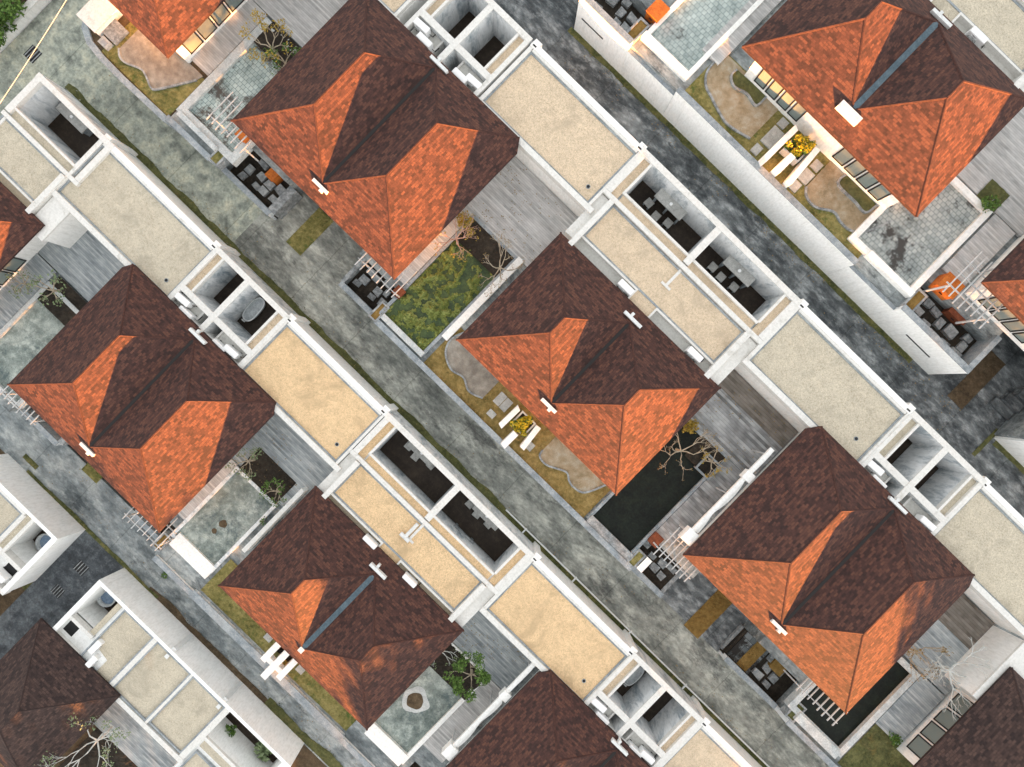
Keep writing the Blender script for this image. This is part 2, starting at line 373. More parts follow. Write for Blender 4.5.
def villa(T, cu, vc, Z, label, tilemat='tile', gutter='gutter_dark', gw=.1, outlet='bar', back='bar', win=('sw',), carport=False):
    t = Thing('villa', label, 'house', (cu, vc, Z))
    t.o['group'] = 'tile roofed villas'
    Lu, L0, L1, ru, r1, r2, zr, zv, v1, v2, c = (T[k] for k in ('Lu', 'L0', 'L1', 'ru', 'r1', 'r2', 'zr', 'zv', 'v1', 'v2', 'c'))
    ze = 3.4
    p = dict(W=(-Lu, -L0, ze), S=(Lu, -L0, ze), A1=(-ru, r1, zr), A2=(-ru, r2, zr), B1=(ru, r1, zr), B2=(ru, r2, zr), V1=(0, v1, zv), V2=(0, v2, zv))
    if c:
        E = (Lu, L1, ze); He = tuple(E[i] + (p['B2'][i] - E[i]) * c for i in range(3)); Hn = (-He[0], He[1], He[2])
        p.update(He=He, Hn=Hn, E1=(Lu, He[1] - .7, ze), N1=(-Lu, He[1] - .7, ze))
        faces = [['W', 'S', 'B1', 'V1', 'A1'], ['S', 'E1', 'He', 'B2', 'B1'], ['He', 'Hn', 'A2', 'V2', 'B2'], ['Hn', 'N1', 'W', 'A1', 'A2'], ['A1', 'V1', 'V2', 'A2'], ['B1', 'B2', 'V2', 'V1']]
        ol = ['W', 'S', 'E1', 'He', 'Hn', 'N1']; en, nn = 'He', 'Hn'
    else:
        p.update(E=(Lu, L1, ze), N=(-Lu, L1, ze))
        faces = [['W', 'S', 'B1', 'V1', 'A1'], ['S', 'E', 'B2', 'B1'], ['E', 'N', 'A2', 'V2', 'B2'], ['N', 'W', 'A1', 'A2'], ['A1', 'V1', 'V2', 'A2'], ['B1', 'B2', 'V2', 'V1']]
        ol = ['W', 'S', 'E', 'N']; en, nn = 'E', 'N'
    me = roof_mesh(p, faces, ze - .16, ol); me.materials.append(M[tilemat])
    rf = D.objects.new('roof', me); COL.objects.link(rf); rf.parent = t.o
    for a, b in (('W', 'A1'), ('A1', 'A2'), ('A2', nn), ('S', 'B1'), ('B1', 'B2'), ('B2', en), ('A1', 'V1'), ('A2', 'V2'), ('B1', 'V1'), ('B2', 'V2')):
        A, B = Vector(p[a]), Vector(p[b])
        n = max(2, int((B - A).length / .45)); mb = MB()
        for i in range(n):
            q0 = A.lerp(B, i / n); q1 = A.lerp(B, (i + 1.06) / n if i < n - 1 else 1)
            mb.tube([q0 - Vector((0, 0, .03)), q1 - Vector((0, 0, .022))], .075, 6)
        mb.build('ridge_cap', 'ridge' if tilemat == 'tile' else 'tile_shaded', rf)
    g = MB(); g.box(-gw, gw, v1 + .1, v2 - .1, zv - .05, zv + .07 if gw < .15 else zv + .1)
    t2 = g.build('valley_gutter', gutter, t.o)
    if outlet:
        o = MB()
        if outlet == 'bar': o.box(-.6, .6, v1 - .34, v1 - .12, zv - .3, zv + .08); o.box(.1, .3, v1 - .5, v1 - .34, zv - .3, zv + .03)
        elif outlet == 'block': o.box(-.75, .75, v1 - .45, v1 - .02, zv - .3, zv + .16)
        else: o.box(-.17, .17, v1 - .25, v1 + .1, zv - .1, zv + .12)
        o.build('gutter_outlet', 'metal', t.o)
    if back:
        o = MB(); o.box(-.7, .7, v2 + .2, v2 + .4, zv - .3, zv + .1); o.box(-.3, -.12, v2 + .4, v2 + .65, zv - .5, zv + .0)
        o.build('gutter_outlet', 'metal', t.o)
    # walls
    w = MB(); x = Lu - 1.0; y0 = -L0 + .72; y1 = L1 - .5
    if carport:
        w.box(-x, x, y0, y1, 0, ze - .15); w.box(-x, -4.6, y0 - .0, y1, -3.2, -.01); w.box(4.6, x, y0, y1, -3.2, -.01)
    else: w.box(-x, x, y0, y1, -.1, ze - .15)
    t.part('wall', 'white', MB_shift(w, (cu, vc, Z)))
    def windows(pl, n0, n1, cnt, fixed):
        wd = (n1 - n0) / cnt
        for i in range(cnt):
            a, b = n0 + wd * i + .06, n0 + wd * (i + 1) - .06
            f = MB(); g = MB()
            if pl == 'sw':
                f.box(a, b, fixed - .06, fixed, .55, .63); f.box(a, b, fixed - .06, fixed, 2.9, 2.98); f.box(a, a + .08, fixed - .055, fixed, .63, 2.9); f.box(b - .08, b, fixed - .055, fixed, .63, 2.9)
                g.box(a + .08, b - .08, fixed - .03, fixed, .63, 2.9)
            else:
                s = 1 if pl == 'se' else -1
                f.box(fixed, fixed + .06 * s, a, b, .55, .63); f.box(fixed, fixed + .06 * s, a, b, 2.9, 2.98); f.box(fixed, fixed + .055 * s, a, a + .08, .63, 2.9); f.box(fixed, fixed + .055 * s, b - .08, b, .63, 2.9)
                g.box(fixed, fixed + .03 * s, a + .08, b - .08, .63, 2.9)
            fo = f.build('window', 'dark_metal', t.o); g.build('pane', 'glass', fo)
    if 'sw' in win: windows('sw', -x + .6, -1.6, 4, y0); windows('sw', 1.3, x - .6, 4, y0)
    if 'se' in win: windows('se', y0 + .5, y0 + 5.6, 4, x)
    if 'nw' in win: windows('nw', y0 + .5, y0 + 5.6, 4, -x)
    return t

def MB_shift(mb, d):
    mb.v = [(v[0] + d[0], v[1] + d[1], v[2] + d[2]) for v in mb.v]; return mb

def half_villa(u0, u1, v0, v1, Z, label, tilemat, win=()):
    cu, vc = (u0 + u1) / 2, (v0 + v1) / 2
    t = Thing('villa', label, 'house', (cu, vc, Z)); t.o['group'] = 'tile roofed villas'
    a, b = (u1 - u0) / 2, (v1 - v0) / 2; rl = b - a + .2; ze = 3.4; zr = ze + a * .63
    p = dict(W=(-a, -b, ze), S=(a, -b, ze), E=(a, b, ze), N=(-a, b, ze), A=(0, -rl, zr), B=(0, rl, zr))
    me = roof_mesh(p, [['W', 'S', 'A'], ['S', 'E', 'B', 'A'], ['E', 'N', 'B'], ['N', 'W', 'A', 'B']], ze - .16, ['W', 'S', 'E', 'N']); me.materials.append(M[tilemat])
    rf = D.objects.new('roof', me); COL.objects.link(rf); rf.parent = t.o
    for q, r_ in (('W', 'A'), ('S', 'A'), ('A', 'B'), ('B', 'E'), ('B', 'N')):
        MB().tube([Vector(p[q]) - Vector((0, 0, .03)), Vector(p[r_]) - Vector((0, 0, .03))], .06, 6).build('ridge_cap', 'ridge' if tilemat == 'tile' else 'tile_shaded', rf)
    w = MB().box(-a + 1, a - 1, -b + .7, b - .5, -.1, ze - .15); w.build('wall', 'white', t.o)
    if 'se' in win:
        y0 = -b + 1.2
        for i in range(4):
            f = MB(); g = MB(); q, r_ = y0 + i * 1.3 + .06, y0 + (i + 1) * 1.3 - .06; x = a - 1
            f.box(x, x + .06, q, r_, .55, .63); f.box(x, x + .06, q, r_, 2.9, 2.98); f.box(x, x + .055, q, q + .08, .63, 2.9); f.box(x, x + .055, r_ - .08, r_, .63, 2.9)
            g.box(x, x + .03, q + .08, r_ - .08, .63, 2.9)
            fo = f.build('window', 'dark_metal', t.o); g.build('pane', 'glass', fo)
    return t

A1c, B3c, A5c = (-16.9, 5.6), (2.56, 4.21), (22.2, 5.86)
A2c, B4c, A8c = (-17.1, -17.6), (2.3, -18.8), (21.9, -17.6)
B6c, A7c = (2.95, 27.62), (22.3, 28.95)
B10c = (41.65, 4.4)
NICK = {'A1': 'the villa beside the green algae pool', 'B3': 'the central villa with the yellow flower planter', 'A5': 'the lower right villa',
        'A2': 'the mottled left villa', 'B4': 'the lower villa with the blue-grey valley gutter', 'A8': 'the dark villa cut by the bottom edge',
        'B6': 'the upper right villa', 'A7': 'the villa at the right edge', 'B10': 'the villa in the lower right corner', 'L1': 'the top left corner villa', 'L2': 'the left edge villa'}
villa(TA, *A1c, 0, 'large orange and brown double hip roof beside the green algae pool', carport=True)
villa(TB, *B3c, 0, 'reddish double hip roof at the centre, beside the planter of yellow flowers')
villa(TA, *A5c, 0, 'orange and brown double hip roof above the narrow black pool at lower right', carport=True)
villa(TA, *A2c, -3.25, 'mottled orange and dark brown roof at left, just below the two bathtub courts', carport=True)
villa(TB, *B4c, -3.25, 'darkest red double hip roof with blue-grey valley gutter, above a white slotted gate', gutter='pipe_blue', gw=.19, outlet='knob')
villa(TA, *A8c, -3.25, 'dark brown double hip roof cut off by the bottom edge of the photo', carport=True)
villa(TB, *B6c, 3.62, 'bright orange roof at upper right with a blue-grey pipe in its valley', gutter='pipe_blue', gw=.22, outlet='block')
villa(TA, *A7c, 3.62, 'orange and brown roof at the right edge, behind a skeletal slatted pergola', carport=True)
villa(TB, *B10c, 0, 'plain brown tiled roof in the lower right corner beside a white ledge with glass panels', 'tile_shaded', win=('sw', 'nw'))
half_villa(-38.2, -29.6, -.46, 10.5, 0, 'orange tiled roof cut off by the top left corner, beside curving garden kerbs', 'tile', ('se',))
half_villa(-38.4, -29.95, -24.2, -14.3, -3.25, 'small tip of a brown and orange roof at the left edge above a timber deck', 'tile', ('se',))
half_villa(-12.5, -4.5, -45.2, -35.75, -6.5, 'plain dark brown hip roof in the bottom left corner beside a pale leafy tree', 'tile_shaded')
half_villa(-25.8, -17.1, -45.2, -36.0, -6.5, 'dark brown roof corner at the left edge across the shaded lane', 'tile_shaded')

# ------------------------------------------------------------------ ground: terraces, roads, lanes
g = MB().box(-400, 400, -400, 400, -12, -9); structure('ground', 'grass_strip', g)
def strip(name, m, u0, u1, v0, v1, z, th=.25): return structure(name, m, MB().box(u0, u1, v0, v1, z - th, z))
for r, (rm, u0, u1) in {1: ('road_dark', -45, 62), 2: ('road', -38, 62), 3: ('road_blue', -40, 62)}.items():
    dv, Z = ROW[r]
    strip('road', rm, u0, u1, 16.28 + dv, 20.02 + dv, Z, 2.5)
strip('lane', 'road_mossy', -43.0, -38, -13.5, -1, -3.25, 2.5)
structure('lane', 'road_mossy', MB().prism([(-43.0, -1), (-38, -1), (-38, 12), (-43, 12)], -3.5, -3.2))
strip('lane', 'lane_shaded', -15.7, -11.45, -60, -30.95, -6.5, 2.5)
strip('terrain', 'soil', -62, -43.4, -30, 30, -3.0, 3)
strip('terrain', 'soil', -11.45, 62, -70, -31, -6.62, 2.4)
strip('terrain', 'soil', -60, -15.7, -70, -31, -6.62, 2.4)
strip('road', 'road_mossy', -37.99, -21.5, -7.22, -3.4, -3.243, .1)          # paler stretch near the crossing
# terraces: the hillside body under each row, cut back where drives run under the houses
def terrace(r, u0, u1, v0=-3.3, top=0, v1=16.2, m='soil'):
    dv, Z = ROW[r]
    structure('terrain', 'road_blue' if m == 'soil' else m, MB().box(u0, u1, v0 + dv, v1 + dv, Z - 5, Z + top - .02))
def row_terrain(r, cuts, lo, hi):
    u = lo
    for (a, b, kind) in cuts:
        if a > u: terrace(r, u, a)
        if kind == 'drive': terrace(r, a, b, 4.0)
        else: terrace(r, a, b, -.9); terrace(r, a, b, -3.3, kind, -.9, 'mulch')
        u = b
    terrace(r, u, hi)
structure('terrain', 'soil', MB().prism([(-38.1, 16.2), (-38.1, -.6), (-37.8, -2.0), (-37.2, -2.9), (-36.3, -3.38), (-35.0, -3.5), (-29, -3.5), (-29, 16.2)], -5, -.02))
row_terrain(1, [(-24.9, -20.4, -2.5), (-20.4, -13.5, 'drive'), (-13.5, -9.5, -2.5), (13.8, 17.9, -2.5), (17.9, 24.1, 'drive'), (24.1, 29.2, -2.5)], -29, 62)
row_terrain(2, [(-24.6, -21.0, -2.5), (-21.0, -13.5, 'drive'), (-13.5, -9.9, -2.5), (14.0, 18.0, -2.5), (18.0, 24.2, 'drive'), (24.2, 29.2, -2.5)], -38, 62)
row_terrain(0, [(-24.9, -20.4, -1.1), (-20.4, -13.6, 'drive'), (-13.6, -9.4, -1.1), (14.0, 19.6, -1.1), (19.6, 25.6, 'drive')], -38, 62)
for r, a, b, m in ((1, -20.39, -13.51, 'road'), (1, 17.91, 24.09, 'road_dark'), (2, -20.99, -13.51, 'road_blue'), (0, 19.61, 25.59, 'road_dark'), (0, -20.39, -13.61, 'road_dark'), (2, 18.01, 24.19, 'road')):
    dv, Z = ROW[r]
    strip('driveway', m, a, b, -3.55 + dv, 4.0 + dv, Z - (3.25 if r else 3.62) + .004, .3)

def rough_sheet(u0, u1, v0, v1, z, amp=.03, step=.16, poly=None):
    mb = MB(); nx, ny = max(2, int((u1 - u0) / step)), max(2, int((v1 - v0) / step)); b = 0
    for j in range(ny + 1):
        for i in range(nx + 1):
            x, y = u0 + (u1 - u0) * i / nx, v0 + (v1 - v0) * j / ny
            mb.v.append((x, y, z + amp * noise.fractal(Vector((x * 3.1, y * 3.1, z)), 1, 2, 3) + random.uniform(-.3, .3) * amp))
    for j in range(ny):
        for i in range(nx):
            q = j * (nx + 1) + i; mb.f.append((q, q + 1, q + nx + 2, q + nx + 1))
    return mb

def grass(m, u0, u1, v0, v1, z, label, cat='grass'):
    """turf: a rough sheet plus thousands of short blades, one uncountable mass"""
    mb = rough_sheet(u0, u1, v0, v1, z + .03, .03)
    thin = (v1 - v0) < 1.2 and (u1 - u0) > 3
    if thin:
        up = v0 > 15                                    # the wall side stays straight, the road side frays
        for i_, q in enumerate(mb.v):
            k_ = .45 + .5 * (.5 + .5 * noise.fractal(Vector((q[0] * .55, 2.0, z)), 1, 2, 4)); k_ = min(1.0, max(.2, k_))
            mb.v[i_] = (q[0], v1 - (v1 - q[1]) * k_ if up else v0 + (q[1] - v0) * k_, q[2])
    n = int((u1 - u0) * (v1 - v0) * 42)
    for _ in range(min(n, 9000)):
        x, y = random.uniform(u0, u1), random.uniform(v0, v1); a = random.uniform(0, 6.3); h = random.uniform(.05, .14); w = random.uniform(.02, .045)
        if noise.noise(Vector((x * .9, y * .9, 3))) < -.12 or (thin and random.random() < .4): continue
        dx, dy = math.cos(a) * w, math.sin(a) * w; lx, ly = random.uniform(-.09, .09), random.uniform(-.09, .09)
        mb.quad((x - dx, y - dy, z + .02), (x + dx, y + dy, z + .02), (x + lx, y + ly, z + h))
    o = mb.build('grass', m); tag(o, label, cat, None, 'stuff'); return o

# ------------------------------------------------------------------ flat roofed wings
def gravel_of(r, u):
    if r == 2: return 'gravel_gold' if u > -14 else 'gravel_grey'
    if r == 3: return 'gravel_grey'
    return 'gravel_pale' if u < 10 else 'gravel_grey'

def ring(mb, u0, u1, v0, v1, w, z0, z1):
    mb.box(u0, u1, v1 - w, v1, z0, z1); mb.box(u0, u1, v0, v0 + w, z0, z1)
    mb.box(u0, u0 + w, v0 + w, v1 - w, z0, z1); mb.box(u1 - w, u1, v0 + w, v1 - w, z0, z1)

def wing_B(r, cu, label, gm=None, half=False):
    dv, Z = ROW[r]; gm = gm or gravel_of(r, cu)
    t = Thing('flat_roofed_annex', label, 'annex', (cu, 13 + dv, Z)); t.o['group'] = 'flat roofed annexes'
    X = lambda mb: MB_shift(mb, (cu, dv, Z))
    lo = -.25 if half else -6.9
    w = MB(); w.box(lo, 6.85, 15.93, 16.3, -3, 3.32)                                   # road wall
    if not half: w.box(-6.5, -5.82, 12.95, 15.93, 0, 2.95)
    w.box(5.78, 6.85, 12.95, 15.93, 0, 2.95); w.box(lo if half else -6.0, 6.0, 9.7, 13.4, 0, 2.95)       # bodies under the gravel
    w.box(-1.1, .72, 8.4, 9.7, 0, 2.95); w.box(-.23, .18, 13.4, 15.93, 0, 2.9)
    if not half: w.box(-6.0, -1.1, 8.4, 9.7, 0, 2.35)
    w.box(.72, 5.8, 8.4, 9.7, 0, 2.35)
    t.part('wall', 'white_old', X(w))
    c = MB()
    c.box(lo, 6.85, 15.93, 16.32, 3.3, 3.38)
    c.box(-.25, .2, 12.95, 15.93, 2.9, 3.34)                                             # between the two courts
    c.box(.2, 5.8, 13.36, 13.52, 2.9, 3.3); c.box(5.74, 5.9, 13.52, 15.93, 2.9, 3.29)
    c.box(lo, 6.85, 12.56, 12.84, 2.9, 3.33); c.box(6.4, 6.8, 12.86, 15.93, 2.9, 3.34)
    if not half:
        c.box(-5.8, -.25, 13.36, 13.52, 2.9, 3.3); c.box(-5.94, -5.78, 13.36, 15.93, 2.9, 3.29); c.box(-6.85, -6.45, 12.86, 15.93, 2.9, 3.34)
        c.box(-6.85, -6.2, 9.2, 12.5, 0, 3.02); c.box(-6.2, -5.85, 8.35, 12.5, 0, 3.5); c.box(-5.85, -1.0, 9.62, 9.75, 2.0, 3.2); c.box(-1.12, -1.0, 8.5, 9.62, 2.0, 3.2)
    c.box(6.0, 6.8, 9.0, 12.5, 0, 3.02); c.box(5.62, 6.0, 8.45, 12.5, 0, 3.5); c.box(.62, 5.62, 9.62, 9.75, 2.0, 3.2); c.box(.62, .74, 8.5, 9.62, 2.0, 3.2)
    c.box(-.02, .16, 11.2, 12.5, 2.9, 3.16); c.box(-.3, .45, 11.05, 11.2, 2.9, 3.18)    # T shaped upstand
    t.parts('parapet', 'white_top', X(c))
    gs = [(.2, 5.74, 12.86, 13.36), (5.9, 6.4, 12.86, 15.93), (lo if half else -5.85, 5.62, 9.75, 12.5), (-1.0, .62, 8.45, 9.75)]
    if not half: gs += [(-5.78, -.25, 12.86, 13.36), (-6.45, -5.94, 12.86, 15.93)]
    for a, b, c0, d in gs:
        if (b - a) > 3 and d - c0 > 1:
            dr = MB(); ring(dr, a, b, c0, d, .12, 2.9, 3.1); t.part('drip_edge', 'grey_top', X(dr))
    for a, b, c0, d in gs: t.part('gravel_roof', gm, X(MB().box(a, b, c0, d, 2.9, 3.06)))
    for a, b in (((-5.85, -1.1), (.74, 5.62)) if not half else ((.74, 5.62),)): t.part('bay_floor', 'bay_gold' if r == 2 else 'bay_floor', X(MB().box(a, b, 8.4, 9.62, 2.6, 2.72)))
    for a, b in (((-5.8, -.25), (.2, 5.8)) if not half else ((.2, 5.8),)):
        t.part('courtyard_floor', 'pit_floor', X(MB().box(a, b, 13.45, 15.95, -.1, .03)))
    return t

def wing_A(r, m, label, gm=None, p2=2.3):
    dv, Z = ROW[r]; gm = gm or gravel_of(r, m)
    t = Thing('flat_roofed_annex', label, 'annex', (m, 13 + dv, Z)); t.o['group'] = 'flat roofed annexes'
    X = lambda mb: MB_shift(mb, (m, dv, Z))
    e = p2 + .95
    w = MB(); w.box(-3.1, e, 15.95, 16.3, -3, 3.32)
    w.box(-2.9, -2.2, 12.9, 15.95, 0, 2.95); w.box(p2, e, 12.9, 15.95, 0, 2.95)
    w.box(-2.9, -.95, 10.6, 12.5, 0, 2.5); w.box(.9, e, 10.6, 12.5, 0, 2.5)
    w.box(-.16, .16, 11.0, 15.95, 0, 3.34); w.box(-3.0, e, 12.5, 12.88, 0, 3.3)
    t.part('wall', 'white_old', X(w))
    c = MB()
    c.box(-3.1, e, 15.95, 16.32, 3.3, 3.38); c.box(-.2, .2, 11.0, 15.95, 3.32, 3.4); c.box(-3.0, e, 12.48, 12.9, 3.28, 3.36)
    c.box(-2.33, -2.18, 12.88, 15.95, 2.9, 3.31); c.box(-3.1, -2.85, 11.2, 15.95, 2.9, 3.34)
    c.box(p2, p2 + .15, 12.88, 15.95, 2.9, 3.31); c.box(p2 + .65, e, 11.2, 15.95, 2.9, 3.34)
    c.box(-.99, -.87, 11.2, 12.5, 1.9, 2.7); c.box(.85, .97, 11.2, 12.5, 1.9, 2.7)
    t.parts('parapet', 'white_top', X(c))
    for a, b in ((-2.85, -2.33), (p2 + .15, p2 + .65)): t.part('gravel_roof', gm, X(MB().box(a, b, 12.88, 15.95, 2.9, 3.06)))
    for a, b in ((-2.85, -.95), (.9, p2 + .65)): t.part('bay_floor', 'bay_floor', X(MB().box(a, b, 10.6, 12.48, 2.45, 2.56)))
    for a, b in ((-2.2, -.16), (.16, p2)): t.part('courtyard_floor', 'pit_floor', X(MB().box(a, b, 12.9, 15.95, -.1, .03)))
    return t

def block_G(r, u0, u1, label, notch_side=1, gm=None):
    """gravel roofed room between two annexes, its white edge facing the timber deck"""
    dv, Z = ROW[r]; gm = gm or gravel_of(r, (u0 + u1) / 2)
    t = Thing('gravel_roofed_room', label, 'annex', ((u0 + u1) / 2, 13.5 + dv, Z)); t.o['group'] = 'gravel roofed rooms'
    X = lambda mb: MB_shift(mb, (0, dv, Z))
    w = MB(); w.box(u0, u1, 11.1, 15.95, -.1, 2.95); w.box(u0, u1, 15.95, 16.3, -3, 3.33)
    w.box(u0, u0 + .5, 16.3, 16.52, -3, 3.28); w.box(u1 - .5, u1, 16.3, 16.52, -3, 3.28)
    t.part('wall', 'white', X(w))
    c = MB(); c.box(u0, u1 + .35, 11.02, 11.38, 2.6, 3.36); c.box(u0 + .02, u0 + .26, 11.38, 15.95, 2.9, 3.3); c.box(u1 - .2, u1 - .02, 11.38, 15.95, 2.9, 3.3)
    c.box(u0 + .32, u1 - .25, 15.78, 15.95, 2.9, 3.28)
    t.parts('parapet', 'white_top', X(c))
    lip = MB(); ring(lip, u0 + .26, u1 - .2, 11.38, 15.78, .13, 2.9, 3.15); t.part('drip_edge', 'grey_top', X(lip))
    t.part('gravel_roof', gm, X(MB().box(u0 + .39, u1 - .33, 11.51, 15.65, 2.9, 3.08)))
    for uu in (u0 + .25, u1 - .3):
        t.part('scupper', 'dark_metal', X(MB().box(uu - .13, uu + .13, 16.05, 16.14, 3.3, 3.36)))
    return t

wing_A(1, -17.35, 'white annex with two brown walled courts at the top edge', 'gravel_pale')
wing_B(1, 2.56, 'white annex with two dark courts of stone counters beside the dark upper road')
wing_A(1, 22.27, 'white annex with two bare empty courts beside the dark road at right')
wing_A(2, -17.5, 'white annex with two bathtub courts and air conditioners at left', 'gravel_pale', 2.75)
wing_B(2, 2.3, 'white annex with golden gravel and two near-black courts in the middle')
wing_A(2, 21.6, 'white annex with bathtub court beside a grey court near the bottom edge', 'gravel_pale', 2.5)
wing_B(2, -37.1, 'white annex with one big dark court at the left end of its row', half=True)
wing_B(0, 2.95, 'grey gravel roofed annex in the top right corner', 'gravel_grey')
block_G(1, -13.95, -4.25, 'pale gravel flat roof beside the dark road, top centre', gm='gravel_pale')
block_G(1, 9.35, 19.2, 'pale grey stained gravel flat roof right of the centre', gm='gravel_grey')
block_G(1, 25.3, 34.6, 'pale gravel flat roof cut off by the right edge', gm='gravel_grey')
block_G(2, -13.95, -4.6, 'golden gravel flat roof left of the centre along the middle road', gm='gravel_gold')
block_G(2, 9.1, 18.65, 'golden gravel flat roof at bottom centre along the middle road', gm='gravel_gold')
block_G(2, 25.0, 34, 'beige gravel flat roof cut off by the bottom edge', gm='gravel_pale')
block_G(2, -31.3, -20.5, 'grey beige gravel flat roof at upper left along the middle road', gm='gravel_grey')
block_G(1, -32, -21.2, 'gravel flat roof corner cut off by the top edge', gm='gravel_pale')

# row 3: single villas with a different annex
def wing_C(u0, label, panels=True):
    dv = 0; Z = -6.5
    t = Thing('flat_roofed_annex', label, 'annex', (u0 + 5, -33.5, Z)); t.o['group'] = 'flat roofed annexes'
    u1 = u0 + (21 if panels else -7.5)
    X = lambda mb: mb
    w = MB()
    if panels:
        w.box(u0, 7.85, -31.15, -30.9, Z - 2, Z + 3.25); w.box(u0, u0 + .35, -36.1, -31.15, Z, Z + 3.24)
        w.box(-8.85, 1.85, -36.1, -31.15, Z, Z + 2.95); w.box(u0, -8.85, -36.1, -34.2, Z, Z + 2.6)
        w.box(-9.35, -8.85, -34.2, -31.15, Z, Z + 2.9); w.box(7.2, 7.85, -38.5, -31.15, Z, Z + 3.23); w.box(1.85, 7.2, -38.5, -33.7, Z, Z + 2.95)
    else:
        w.box(-24, u0, -31.15, -30.9, Z - 2, Z + 3.25); w.box(u0 - .35, u0, -36.4, -31.15, Z, Z + 3.24); w.box(-24, -18.0, -36.4, -31.15, Z, Z + 2.95)
        w.box(-18, u0 - .35, -36.4, -34.3, Z, Z + 2.6)
    t.part('wall', 'white_brightened', w)
    if panels:
        for i, (a, b, v0) in enumerate(((-8.55, -5.8, -35.9), (-5.25, -2.05, -35.85), (-1.65, 1.4, -35.75))):
            rg = MB(); ring(rg, a - .1, b + .1, v0 - .1, -31.18, .11, Z + 2.9, Z + 3.2); t.part('drip_edge', 'grey_top', rg)
            if i == 0:
                gp = MB().prism([(a, -31.3), (b, -31.3), (b, v0), (b - 1.2, v0), (b - 1.2, v0 + 1.1), (a, v0 + 1.35)], Z + 2.9, Z + 3.06)
            else: gp = MB().box(a, b, v0, -31.3, Z + 2.9, Z + 3.06)
            t.part('gravel_roof', 'gravel_grey', gp)
        c = MB()
        for a, b in ((-5.7, -5.35), (-1.95, -1.75), (1.5, 1.95)): c.box(a, b, -36.0, -31.15, Z + 2.9, Z + 3.22)
        c.box(u0, 2, -36.35, -36.0, Z + 2.5, Z + 3.26); c.box(-9.2, -8.95, -34.2, -31.15, Z + 2.9, Z + 3.0); c.box(u0 + .35, -8.9, -34.45, -34.2, Z + 2.5, Z + 3.2)
        c.box(1.95, 7.2, -33.95, -33.7, Z + 2.9, Z + 3.2)
        t.parts('parapet', 'white_top', c)
        t.part('gravel_roof', 'gravel_grey', MB().box(-9.35, -8.95, -34.2, -31.15, Z + 2.95, Z + 3.03))
        t.part('gravel_roof', 'gravel_grey', MB().box(2.1, 7.1, -34.6, -34.0, Z + 2.9, Z + 3.03)); t.part('gravel_roof', 'gravel_grey', MB().box(2.3, 7.1, -38, -35, Z + 2.9, Z + 3.06))
        rg = MB(); ring(rg, 2.15, 7.2, -38.1, -34.9, .12, Z + 2.9, Z + 3.19); t.part('drip_edge', 'grey_top', rg)
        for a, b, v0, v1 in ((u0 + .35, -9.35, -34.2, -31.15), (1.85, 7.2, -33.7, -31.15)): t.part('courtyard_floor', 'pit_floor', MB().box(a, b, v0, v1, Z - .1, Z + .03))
        t.part('light_shaft', 'dark_metal', MB().box(-11.0, -10.15, -35.7, -34.8, Z + 2.5, Z + 2.62))
        for uu in (-4.1, 1.1): t.part('downspout', 'metal', MB().box(uu - .17, uu + .17, -30.9, -30.72, Z + .4, Z + 3.1).box(uu - .14, uu + .14, -31.6, -31.3, Z + 3.2, Z + 3.27))
    else:
        c = MB(); c.box(-18.0, -17.75, -34.4, -31.15, Z + 2.9, Z + 3.22); c.box(-24, -18.6, -31.4, -31.15, Z + 2.9, Z + 3.2); c.box(-18.75, -18.45, -36, -31.4, Z + 2.9, Z + 3.22); c.box(-18, u0 - .35, -34.6, -34.3, Z + 2.5, Z + 3.2); c.box(-19, u0, -36.6, -36.3, Z + 2.5, Z + 3.24)
        t.parts('parapet', 'white_top', c)
        rg = MB(); ring(rg, -23.9, -18.75, -35.8, -31.4, .12, Z + 2.9, Z + 3.19); t.part('drip_edge', 'grey_top', rg)
        t.part('gravel_roof', 'gravel_grey', MB().box(-23.7, -18.9, -35.6, -31.55, Z + 2.9, Z + 3.06)); t.part('gravel_roof', 'gravel_grey', MB().box(-18.45, -18.0, -34.3, -31.15, Z + 2.9, Z + 3.05))
        t.part('courtyard_floor', 'pit_floor', MB().box(-18, u0 - .35, -34.3, -31.15, Z - .1, Z + .03))
        t.part('light_shaft', 'dark_metal', MB().box(-17.2, -16.3, -35.8, -34.9, Z + 2.5, Z + 2.62))
wing_C(-11.45, 'white annex with three framed gravel panels beside the bottom left roof')
wing_C(-15.65, 'white annex corner at the left edge with a round dark tub in its court', False)

# ------------------------------------------------------------------ yards
def at(px, py, z):
    """world point of height z that the photograph shows at this pixel"""
    x = (px - 512) / 683 * (46 - z); y = (383.5 - py) / 683 * (46 - z); c, s = math.cos(R(44.25)), math.sin(R(44.25))
    return x * c - y * s, x * s + y * c

def yard_wall(r, u0, u1, top, label, m='white_old', cm='grey_top', v=-3.5, w=.33, base=-3.4):
    dv, Z = ROW[r]; base = base if r else -3.7
    t = Thing('retaining_wall', label, 'wall', ((u0 + u1) / 2, v + dv + w / 2, Z + base))
    t.o['group'] = 'retaining walls along the lanes'
    t.part('wall', m, MB().box(u0, u1, v + dv, v + w + dv, Z + base, Z + top - .06))
    t.part('coping', cm, MB().box(u0 - .01, u1 + .01, v + dv - .03, v + w + dv + .03, Z + top - .06, Z + top))
    return t
yard_wall(1, -29.0, -25.0, .32, 'stained low grey wall before the drained tiled pool at upper left')
yard_wall(1, -24.98, -20.45, -1.75, 'low grey wall before the stone court at upper left')
yard_wall(1, -13.5, -9.5, -1.7, 'low pale edged wall round the sunken court left of the algae pool')
yard_wall(1, -9.48, -5.62, .32, 'stained grey wall below the green algae pool')
yard_wall(1, -5.6, 9.84, .3, 'long grey garden wall before the villa with yellow flowers')
yard_wall(1, 9.86, 14.4, .32, 'grey wall with rusty foot below the square black pool')
